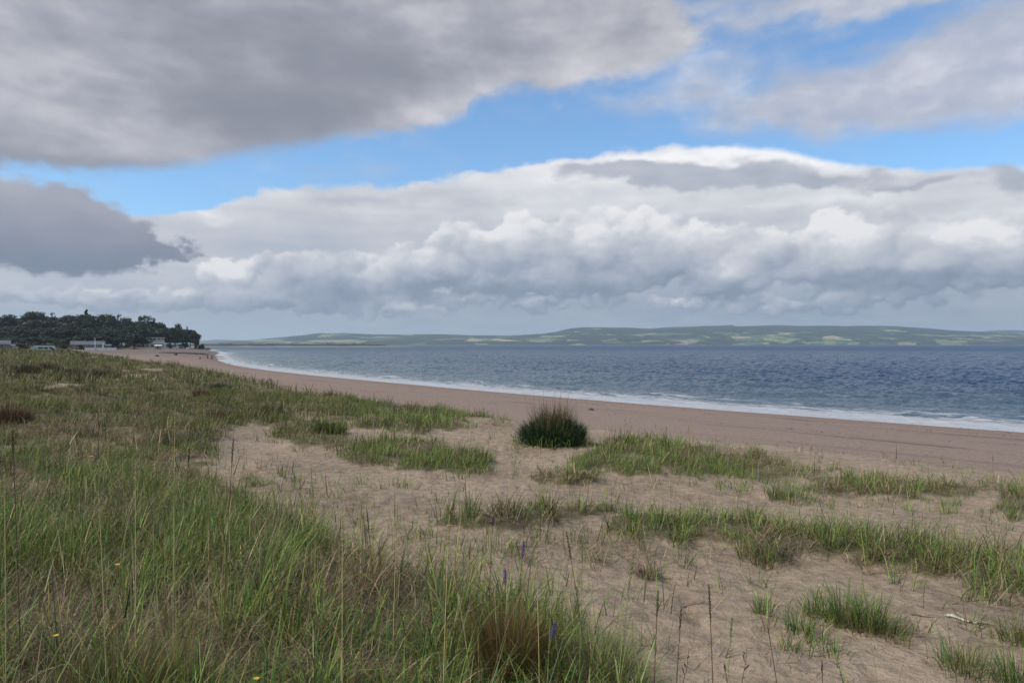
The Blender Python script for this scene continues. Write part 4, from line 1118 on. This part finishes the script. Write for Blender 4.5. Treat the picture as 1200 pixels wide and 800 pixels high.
# ---- motorhome / long pale caravan on the left
p = spot(49.5, 262); root = empty('motorhome', p - Vector((0, 0, .25)), face_cam(p)); root.scale = (.93, .93, .82); tag(root, 'long pale green motorhome with a sloping front parked behind the far left dune', 'motorhome')
k = 262 / 866.0
prism('body', [(-4.6, .45), (-4.6, 1.3), (-3.3, 2.35), (-2.3, 2.7), (3.9, 2.7), (4.35, 2.3), (4.4, .45)], -1.15, 1.15, M_VAN, root, axis='y')
boxes_obj('roof', [(-2.6, 3.8, -1.1, 1.1, 2.72, 2.86)], M_WHT, root)
for (a, b_) in ((-1.3, .2), (.5, 1.7), (2.2, 3.2)): boxes_obj('window', [(a, b_, -1.17, -1.14, 1.45, 2.15)], M_DRK, root)
boxes_obj('door', [(3.35, 4.0, -1.18, -1.14, .6, 2.3)], M_WHT, root)
for x in (-3.1, 2.9):
    for y in (-1.0, 1.0):
        V, Q = tube([(x, y - .12, .36), (x, y + .12, .36)], [.36, .36], 14); o_ = mesh_of('wheel', V, Q + [tuple(range(14))[::-1], tuple(range(14, 28))], M_TYR, root)
p = spot(62.3, 258); root = empty('litter_bin', p, 0); tag(root, 'small dark bin at the right end of the pale motorhome', 'bin')
V, Q = tube([(0, 0, 0), (0, 0, .9), (0, 0, .95), (0, 0, 1.15)], [.42, .5, .55, .3], 12); mesh_of('drum', V, Q + [tuple(range(36, 48))], M_TYR, root)
boxes_obj('lid', [(-.3, .3, -.3, .3, 1.15, 1.2)], M_TYR, root, .02)

# ---- long low slate roofed house
p = spot(103, 405); root = empty('cottage', p, face_cam(p)); tag(root, 'long low stone cottage with a grey slate roof and two chimneys behind the white wall', 'cottage')
w2 = 8.1
boxes_obj('wall', [(-w2, w2, -2.8, 2.8, -.3, 2.35)], M_STN, root)
rf = prism('roof', [(-3.15, 2.3), (0, 4.35), (3.15, 2.3), (3.1, 2.2), (0, 4.1), (-3.1, 2.2)], -w2 - .25, w2 + .25, M_SLT, root)
for (x, h) in ((-1.3, 5.3), (w2 - .8, 5.2), (-w2 + .9, 4.9)):
    ch = boxes_obj('chimney', [(x - .4, x + .4, -.3, .3, 3.9, h)], M_STN, rf); 
for x in (-6.3, -3.9, -.6, 1.9, 4.2):
    f = boxes_obj('window', [(x - .5, x + .5, -2.84, -2.79, .9, 1.9)], M_WHT, root); boxes_obj('pane', [(x - .42, x + .42, -2.87, -2.845, .98, 1.82)], M_DRK, f)
boxes_obj('door', [(6.7, 7.6, -2.88, -2.8, 0, 2.1)], M_WHT, root)
boxes_obj('gable_panel', [(w2 - 1.2, w2 - .5, -3.2, -2.95, 1.6, 3.5)], M_WHT, root)

# ---- flagpole, wall
p = spot(111.4, 372); root = empty('flagpole', p); tag(root, 'tall white flagpole standing before the slate roofed cottage', 'flagpole')
V, Q = tube([(0, 0, 0), (0, 0, 3), (0, 0, 5.9)], [.16, .13, .09], 8); mesh_of('pole', V, Q, M_WHT, root)
V, Q = tube([(0, 0, 5.88), (0, 0, 5.96), (0, 0, 6.08)], [.05, .16, .03], 8); mesh_of('finial', V, Q, M_WHT, root)
p = spot(118.3, 352); root = empty('garden_wall', p, face_cam(p)); tag(root, 'long low cream wall in front of the slate roofed cottage', 'wall')
boxes_obj('wall_panel', [(-6.6, 6.6, -.12, .12, -.2, 1.12)], M_WHT, root); boxes_obj('coping', [(-6.7, 6.7, -.18, .18, 1.125, 1.24)], M_WHT, root)
for x in (-6.5, -2.2, 2.2, 6.5): boxes_obj('pier', [(x - .22, x + .22, -.24, .24, -.2, 1.35)], M_CRM, root)

# ---- flat roofed two storey building
p = spot(179, 520); root = empty('flat_roofed_building', p, face_cam(p)); tag(root, 'cream two storey flat roofed building with long balconies under the trees', 'building')
zt = 4.5 + 8.1 / 866 * 520 - p.z
boxes_obj('wall', [(-7.8, 7.4, -3, 5, -.5, zt - .35)], M_CRM, root)
boxes_obj('roof', [(-8.1, 7.8, -4.1, 5.2, zt - .34, zt)], M_WHT, root)
boxes_obj('balcony', [(-8.0, 7.7, -4.0, -3.01, zt * .42, zt * .42 + 1.0)], M_WHT, root)
boxes_obj('balcony', [(-8.0, 7.7, -4.0, -3.01, zt * .42 - .45, zt * .42 - .28)], M_WHT, root)
for i in range(6):
    x = -7 + i * 2.45; f = boxes_obj('window', [(x, x + 1.9, -3.03, -3.005, zt - 1.6, zt - .55)], M_WHT, root); boxes_obj('pane', [(x + .1, x + 1.8, -3.06, -3.035, zt - 1.52, zt - .62)], M_DRK, f)
for i in range(5):
    x = -7 + i * 2.9; f = boxes_obj('window', [(x, x + 2.1, -3.03, -3.005, .4, 1.9)], M_WHT, root); boxes_obj('pane', [(x + .1, x + 2.0, -3.06, -3.035, .48, 1.82)], M_DRK, f)
for x in (-7.7, -2.6, 2.6, 7.3): boxes_obj('post', [(x - .12, x + .12, -3.95, -3.72, -.3, zt * .42 - .46)], M_WHT, root)
def hut(px, D, w, d, h, rh, name, label, cat, wm, rm, door=True, wins=1, lift=0):
    p = spot(px, D); p.z += lift; root = empty(name, p, face_cam(p)); tag(root, label, cat)
    boxes_obj('wall', [(-w / 2, w / 2, -d / 2, d / 2, -.4 - lift, h)], wm, root)
    prism('roof', [(-d / 2 - .2, h - .03), (0, h + rh), (d / 2 + .2, h - .03), (d / 2 + .15, h - .15), (0, h + rh - .2), (-d / 2 - .15, h - .15)], -w / 2 - .2, w / 2 + .2, rm, root)
    if door: boxes_obj('door', [(-w * .1 - .4, -w * .1 + .4, -d / 2 - .04, -d / 2 - .005, 0, 2)], M_DRK, root)
    for i in range(wins):
        x = w * (-.38 + .76 * (i + .5) / wins) + w * .12; f = boxes_obj('window', [(x - .5, x + .5, -d / 2 - .04, -d / 2 - .005, .9, 1.8)], M_WHT, root); boxes_obj('pane', [(x - .4, x + .4, -d / 2 - .07, -d / 2 - .045, .98, 1.72)], M_DRK, f)
hut(158, 525, 6.5, 5, 2.6, 1.2, 'beach_cafe', 'low cream building with a pitched roof left of the flat roofed building', 'building', M_CRM, M_SLT, wins=2)
hut(185.5, 470, 4.0, 3, 2.2, .5, 'kiosk', 'small pale kiosk in front of the flat roofed building', 'kiosk', M_GRYP, M_WHT)
hut(4, 330, 5.2, 5, 2.6, 1.7, 'stone_cottage', 'grey stone cottage cut by the left edge under the trees', 'cottage', M_STN, M_SLT, wins=2)
hut(13, 340, 3.0, 3, 1.8, .8, 'shed', 'small pale shed beside the stone cottage at the left edge', 'shed', M_GRYP, M_SLT, wins=0)
hut(143, 500, 3.2, 3, 2.2, .9, 'garden_hut', 'tiny white hut under the trees left of the low cream building', 'hut', M_WHT, M_SLT, wins=0)
hut(126, 420, 3.6, 3, 1.9, .8, 'outhouse', 'small outhouse at the right end of the long slate roofed cottage', 'outhouse', M_STN, M_SLT, wins=1)
hut(213, 560, 4.5, 4, 2.4, 1.0, 'beach_house', 'little beach house below the last trees of the headland', 'house', M_CRM, M_SLT, wins=1)

# ---- parked cars
def car(px, D, mat, label, rz=0):
    p = spot(px, D); root = empty('parked_car', p, face_cam(p) + rz); tag(root, label, 'car', 'cars parked below the headland')
    prism('body', [(-2.1, .3), (-2.15, .75), (-1.95, .9), (-1.2, .98), (-.6, 1.42), (.9, 1.45), (1.6, 1.0), (2.1, .9), (2.15, .35)], -.85, .85, mat, root, axis='y')
    prism('window', [(-1.05, .98), (-.5, 1.36), (.8, 1.38), (1.35, 1.0)], -.87, .87, M_DRK, root, axis='y')
    for x in (-1.35, 1.35):
        for y in (-.75, .75):
            V, Q = tube([(x, y - .12, .32), (x, y + .12, .32)], [.32, .32], 12); mesh_of('wheel', V, Q + [tuple(range(12))[::-1], tuple(range(12, 24))], M_TYR, root)
    for y in (-.55, .55): boxes_obj('headlight', [(-2.18, -2.13, y - .15, y + .15, .6, .75)], M_WHT, root)
car(194, 515, M_WHT, 'white car parked beside the flat roofed building, leftmost of the row')
car(205, 525, M_WHT, 'white car in the middle of the row below the headland trees', .3)
car(211.5, 530, M_GRYP, 'grey car next to the white one in the middle of the row')
car(222, 545, M_WHT, 'white car at the right end of the row below the last trees', .2)

# ---- white marker post
p = spot(15.5, 236); root = empty('marker_post', p); tag(root, 'short white marker post on the far left dune', 'post')
V, Q = tube([(0, 0, -.1), (0, 0, .75), (0, 0, .8)], [.09, .09, .03], 8); mesh_of('post', V, Q, M_WHT, root)

# ---- rocks on the beach and in the shallows
M_ROCK = simple('weedy_rock', (.045, .035, .032), .8, var=.4, scale=.7)
def rock(px, py, w, h, lab, dd=1.0, z=None, D=None):
    p = atg(px, py) if D is None else spot(px, D)
    if z is not None: p = Vector(((px - 600) / F * D, D, z))
    bm = bmesh.new(); bmesh.ops.create_icosphere(bm, subdivisions=3, radius=1)
    for v in bm.verts:
        n = fbm(np.array(v.co.x * 1.7 + px), np.array(v.co.y * 1.7 + v.co.z * 1.3), 501, 3)
        v.co *= .7 + .6 * float(n); v.co.x *= w; v.co.y *= w * dd; v.co.z = v.co.z * h * (1 if v.co.z > 0 else .3)
    me = bpy.data.meshes.new('rock'); bm.to_mesh(me); bm.free(); me.materials.append(M_ROCK)
    o_ = link(bpy.data.objects.new('rock', me)); o_.location = p; tag(o_, lab, 'rock', 'dark rocks along the far beach')
rock(184, 417.6, .55, .45, 'dark boulder alone on the beach left of the walkers')
rock(206, 416, .5, .7, 'upright dark rock on the beach halfway between the lone boulder and the walkers')
rock(198, 413.8, 4.5, .45, 'left end of the long dark reef crossing the far beach', .3); rock(214, 414.2, 6, .5, 'middle length of the long dark reef crossing the far beach', .25)
rock(229, 414.8, 5, .5, 'right end of the long dark reef crossing the far beach', .25)
rock(241, 0, 4.2, 1.3, 'dark rock at the tip of the headland', .8, D=640); rock(231, 0, 5, 1.0, 'broad dark rock just inside the tip of the headland', .8, D=625)
rock(258, 0, 7, .35, 'flat dark reef lying in the water beyond the headland tip', .4, z=-.05, D=470); rock(267, 0, 4, .28, 'small flat reef lying farthest out in the water', .4, z=-.05, D=440)
rock(256, 0, 2.2, .3, 'flat weedy rock at the water edge beside the walkers', .4, z=-.02, D=262); rock(259, 0, 1.8, .28, 'low weedy rock at the water edge, nearest of the shallow ones', .4, z=-.02, D=225)
rock(662 + 31, 480.5, .16, .10, 'small dark stone on the beach just right of the large dark tussock')

# ---- trees
def tree_meshes(kind_, seed):
    """crown of leaf clumps on limbs, trunk with limbs; unit height 1"""
    rg = np.random.default_rng(seed)
    if kind_ == 'round': lobes = [(rg.normal(0, .17), rg.normal(0, .17), rg.uniform(.42, .86), rg.uniform(.15, .26)) for _ in range(17)]; n = 3000; sz = .046
    elif kind_ == 'broad': lobes = [(rg.normal(0, .30), rg.normal(0, .25), rg.uniform(.40, .82), rg.uniform(.14, .25)) for _ in range(24)]; n = 3600; sz = .046
    elif kind_ == 'pine': lobes = [(rg.normal(0, .24), rg.normal(0, .2), rg.uniform(.84, .93), rg.uniform(.08, .14)) for _ in range(13)] + [(rg.normal(0, .16), 0, rg.uniform(.6, .75), .05) for _ in range(4)]; n = 1000; sz = .028
    elif kind_ == 'thin': lobes = [(rg.normal(0, .09), rg.normal(0, .09), rg.uniform(.5, .97), rg.uniform(.05, .10)) for _ in range(12)]; n = 420; sz = .024
    elif kind_ == 'conifer': lobes = [(rg.normal(0, .05 + .16 * (1 - t)), rg.normal(0, .05 + .14 * (1 - t)), t, .05 + .12 * (1 - t)) for t in np.linspace(.2, .97, 20)]; n = 1700; sz = .032
    else: lobes = [(rg.normal(0, .42), rg.normal(0, .35), rg.uniform(.15, .7), rg.uniform(.2, .34)) for _ in range(11)]; n = 1500; sz = .07
    V = np.zeros((n * 4, 3)); C = np.zeros((n * 4, 3)); L = np.array(lobes); li = rg.integers(0, len(L), n)
    tone = rg.uniform(.6, 1.5, len(L))
    for i in range(n):
        lx, ly, lz, r = L[li[i]]
        d = rg.normal(0, 1, 3); d /= np.linalg.norm(d); rr = r * rg.uniform(.45, 1.08) ** .6
        c = np.array([lx, ly, lz]) + d * rr * [1, 1, .78]
        u = rg.normal(0, 1, 3); u /= np.linalg.norm(u); w_ = np.cross(u, d); w_ /= np.linalg.norm(w_) + 1e-9
        s = sz * rg.uniform(.5, 1.2)
        V[i * 4:i * 4 + 4] = [c - u * s, c - w_ * s * .7, c + u * s * .9, c + w_ * s * .7]
        C[i * 4:i * 4 + 4] = np.array([.012, .026, .009]) * tone[li[i]] * rg.uniform(.7, 1.3)
    crown = np_mesh('crown', V, quads=np.arange(n * 4).reshape(-1, 4), mat=M_TREE, color=C)
    TV, TQ = [], []
    def add(P, rad):
        v_, q2 = tube(P, rad, 6); b_ = len(TV); TV.extend(v_); TQ.extend(tuple(i + b_ for i in q_) for q_ in q2)
    top_ = .9 if kind_ in ('thin', 'conifer') else .68
    if kind_ == 'shrub': top_ = .4
    add([(0, 0, -.04), (.01, 0, .2), (-.01, .01, top_ * .6), (0, 0, top_)], [.034, .024, .018, .006])
    for (lx, ly, lz, r) in lobes[::2]: add([(0, 0, min(lz * .55, top_ * .8)), (lx * .5, ly * .5, lz * .75), (lx, ly, lz)], [.012, .008, .003])
    me = bpy.data.meshes.new('trunk'); me.from_pydata(TV, [], TQ); me.materials.append(M_BARK)
    trunk = bpy.data.objects.new('trunk', me); link(trunk)
    return crown, trunk
M_TREE = leaf_material('tree_leaves', .15, .6)
PROTO = {}
def tree(kind_, px, D, pt, wpx, label, group='trees of the wooded headland', name=None, cat='tree', base=None):
    key = (kind_, random.randrange(2 if kind_ in ('round', 'broad') else 1))
    p = spot(px, D)
    zt = EYE + (HOR - pt) / F * D; H = max(zt - p.z, 1.5); Wd = wpx / F * D
    nat = {'round': .78, 'broad': 1.15, 'pine': .9, 'thin': .36, 'conifer': .52, 'shrub': 1.5}[kind_]
    root = empty(name or {'conifer': 'conifer_tree', 'pine': 'pine_tree', 'shrub': 'shrub'}.get(kind_, 'broadleaf_tree'), p, random.uniform(0, 6.28) if kind_ not in ('pine',) else 0)
    tag(root, label, cat, group)
    if key not in PROTO:
        c, t_ = tree_meshes(kind_, hash(key[0]) % 1 + 31 * key[1] + len(kind_) * 7); PROTO[key] = (c, t_)
        parts = (c, t_)
    else:
        parts = tuple(x.copy() for x in PROTO[key])
        for x in parts: COL.objects.link(x)
    for x in parts: x.parent = root
    s = Wd / nat; root.scale = (s, s, H)
    return root
GEN = 'dark leafy tree in the dense wood of the left headland'
SKY = [(-60, 374), (0, 372), (6, 369), (24, 370), (30, 371), (39, 364.5), (50, 367), (61, 368), (74, 369), (87, 367.5), (100, 364), (113, 372.5), (124, 368), (135, 375), (139, 369), (152, 373), (172, 371), (180, 374), (184, 375), (195, 382), (206, 380), (217, 384), (228, 386), (233, 392), (236, 398)]
def skyl(px): return np.interp(px, [s[0] for s in SKY], [s[1] for s in SKY])
# back rows make the skyline, front rows stand lower down the slope
for px in range(-70, 228, 13):
    x_ = px + random.uniform(-3, 3); D = 560 + random.uniform(-25, 25)
    tree(random.choice(['round', 'broad']), x_, D, float(skyl(x_)) + random.uniform(1.5, 4.5), random.uniform(20, 28), GEN)
for px in range(-70, 208, 14):
    x_ = px + random.uniform(-4, 4); D = 505 + random.uniform(-12, 12) if px < 160 else 570
    tree(random.choice(['round', 'broad']), x_, D, float(skyl(x_)) + random.uniform(7, 12), random.uniform(24, 32), GEN)
for px in range(-70, 165, 15):
    x_ = px + random.uniform(-4, 4); D = 460 + random.uniform(-12, 12)
    tree('broad', x_, D, float(skyl(x_)) + random.uniform(14, 19), random.uniform(28, 36), GEN)
for px in range(-70, 150, 17):
    x_ = px + random.uniform(-4, 4); D = 428 + random.uniform(-6, 6)
    tree('broad', x_, D, 393 + random.uniform(-2, 3), random.uniform(26, 34), GEN)
tree('round', 39, 530, 364.3, 24, 'rounded tree standing highest at the left end of the headland wood'); tree('broad', 14, 540, 368.6, 32, 'flat topped spreading tree near the left edge of the skyline')
tree('conifer', 100, 545, 362.8, 11, 'pointed conifer rising above the middle of the wood'); tree('thin', 61.5, 560, 366, 5, 'thin spindly tree poking up right of the highest rounded tree', cat='tree'); tree('thin', 50, 560, 365.5, 5, 'thin treetop just right of the highest rounded tree')
tree('round', 124, 550, 367.5, 19, 'rounded open crowned tree right of the pointed conifer'); tree('thin', 139, 560, 368, 6, 'slender see through tree between two rounded crowns')
tree('round', 152, 555, 372.5, 20, 'low rounded tree left of the umbrella shaped pine'); tree('pine', 168, 560, 369.8, 16, 'umbrella shaped pine with sky under its crown'); tree('thin', 179, 570, 372, 7, 'leaning sparse tree right of the umbrella pine')
tree('round', 186, 575, 377, 15, 'tree stepping down right of the sparse leaning one'); tree('round', 206, 585, 379.5, 11, 'small rounded tree on the falling skyline'); tree('broad', 215, 590, 384.5, 18, 'tree second from the seaward end of the headland')
tree('round', 223, 600, 385.5, 15, 'dark rounded tree at the seaward end of the headland'); tree('round', 230, 606, 390, 9, 'small rounded tree leaning out at the very end of the headland wood')
tree('shrub', 233, 612, 399, 10, 'low scrub at the foot of the last headland tree', cat='shrub', group=None)
tree('conifer', 219, 600, 382.5, 4, 'tiny pointed treetop above the last trees')
for (px, D, pt, w_, lab) in ((27, 320, 401.5, 15, 'grey green bush left of the pale motorhome'), (73, 345, 402, 14, 'dark bush between the motorhome and the slate roofed cottage'), (95, 360, 403, 8, 'dark bush before the left end of the slate roofed cottage'),
        (136, 450, 401, 13, 'dark bush right of the long slate roofed cottage'), (163, 505, 404, 9, 'hedge like bush below the balconies of the flat roofed building'), (200, 530, 402, 11, 'bush behind the white cars'), (148, 470, 403.5, 12, 'round bush below the low cream building'),
        (218, 560, 401.5, 10, 'bush behind the rightmost parked car'), (236, 632, 404, 9, 'scrub bush on the headland tip')):
    tree('shrub', px, D, pt, w_, lab, cat='bush', group='bushes round the far buildings')

# ---- walkers on the far beach
def skin_obj(name, J, E, mat, parent, root_i=0, sub=1):
    me = bpy.data.meshes.new(name); me.from_pydata([j[:3] for j in J], E, []); me.materials.append(mat)
    o_ = link(bpy.data.objects.new(name, me), parent); md = o_.modifiers.new('skin', 'SKIN')
    for i, j in enumerate(J): me.skin_vertices[0].data[i].radius = (j[3], j[3] if len(j) < 5 else j[4])
    me.skin_vertices[0].data[root_i].use_root = True
    s_ = o_.modifiers.new('sub', 'SUBSURF'); s_.levels = s_.render_levels = sub
    return o_
M_SKIN = simple('skin', (.42, .27, .20), .6, var=.08)
def person(px, py, h, heading, top, bottom, hairc, label, stride=.2, arm=.25):
    p = atg(px, py); root = empty('person', p, heading); root.scale = (h / 1.75,) * 3; tag(root, label, 'person', 'walkers on the far beach')
    s = stride
    J = [(0, 0, .95, .13, .10), (0, 0, 1.18, .13, .10), (0, 0, 1.42, .15, .10), (0, 0, 1.52, .055), (0, .01, 1.60, .075), (0, .015, 1.69, .08),
         (-.19, 0, 1.42, .05), (-.23, -s * .3, 1.16, .042), (-.23, s * arm + .04, .92, .034), (-.23, s * arm + .07, .83, .032), (.19, 0, 1.42, .05), (.23, s * .3, 1.16, .042), (.23, -s * arm, .92, .034), (.23, -s * arm, .83, .032),
         (-.09, 0, .88, .09), (-.09, s * .5, .50, .06), (-.09, s * .9, .10, .042), (-.09, s * .9 + .12, .03, .035), (.09, 0, .88, .09), (.09, -s * .3, .50, .06), (.09, -s * 1.1, .12, .042), (.09, -s * 1.1 + .12, .03, .035)]
    E = [(0, 1), (1, 2), (2, 3), (3, 4), (4, 5), (2, 6), (6, 7), (7, 8), (8, 9), (2, 10), (10, 11), (11, 12), (12, 13), (0, 14), (14, 15), (15, 16), (16, 17), (0, 18), (18, 19), (19, 20), (20, 21)]
    skin_obj('body', J, E, M_SKIN, root)
    g_ = .022
    tj = [(j[0], j[1], j[2], j[3] + g_) + ((j[4] + g_,) if len(j) > 4 else ()) for j in J]
    it = [0, 1, 2, 6, 7, 8, 10, 11, 12]; ix = {a: i for i, a in enumerate(it)}
    skin_obj('jacket', [tj[i] for i in it], [(ix[a], ix[b_]) for a, b_ in E if a in ix and b_ in ix], top, root)
    it = [0, 14, 15, 16, 18, 19, 20]; ix = {a: i for i, a in enumerate(it)}
    skin_obj('trousers', [tj[i] for i in it], [(ix[a], ix[b_]) for a, b_ in E if a in ix and b_ in ix], bottom, root)
    bm = bmesh.new(); bmesh.ops.create_icosphere(bm, subdivisions=2, radius=.1)
    for v in bm.verts: v.co = Vector((v.co.x, v.co.y * 1.05 - .012, max(v.co.z, -.03) + 1.70))
    me = bpy.data.meshes.new('hair'); bm.to_mesh(me); bm.free(); me.materials.append(hairc); link(bpy.data.objects.new('hair', me), root)
M_NAVY = simple('navy_cloth', (.03, .035, .055), .9); M_TEAL = simple('grey_green_cloth', (.12, .16, .15), .9); M_BLK = simple('black_cloth', (.015, .015, .018), .9); M_PALE = simple('pale_cloth', (.42, .40, .40), .9); M_HAIR = simple('brown_hair', (.05, .035, .02), .7)
person(234.5, 421.5, 1.45, 2.0, M_PALE, M_BLK, M_HAIR, 'small walker in a pale top on the far beach, left of the other walkers', .15)
person(240.6, 421, 1.68, -1.2, M_TEAL, M_PALE, M_HAIR, 'walker in a grey green jacket and pale trousers, left one of the close group')
person(243.4, 421, 1.75, -1.0, M_NAVY, M_BLK, M_HAIR, 'walker in dark navy clothes in the middle of the close group')
person(248.2, 422, 1.78, -1.3, M_BLK, M_NAVY, M_HAIR, 'walker dressed all in black nearest the water', .3)
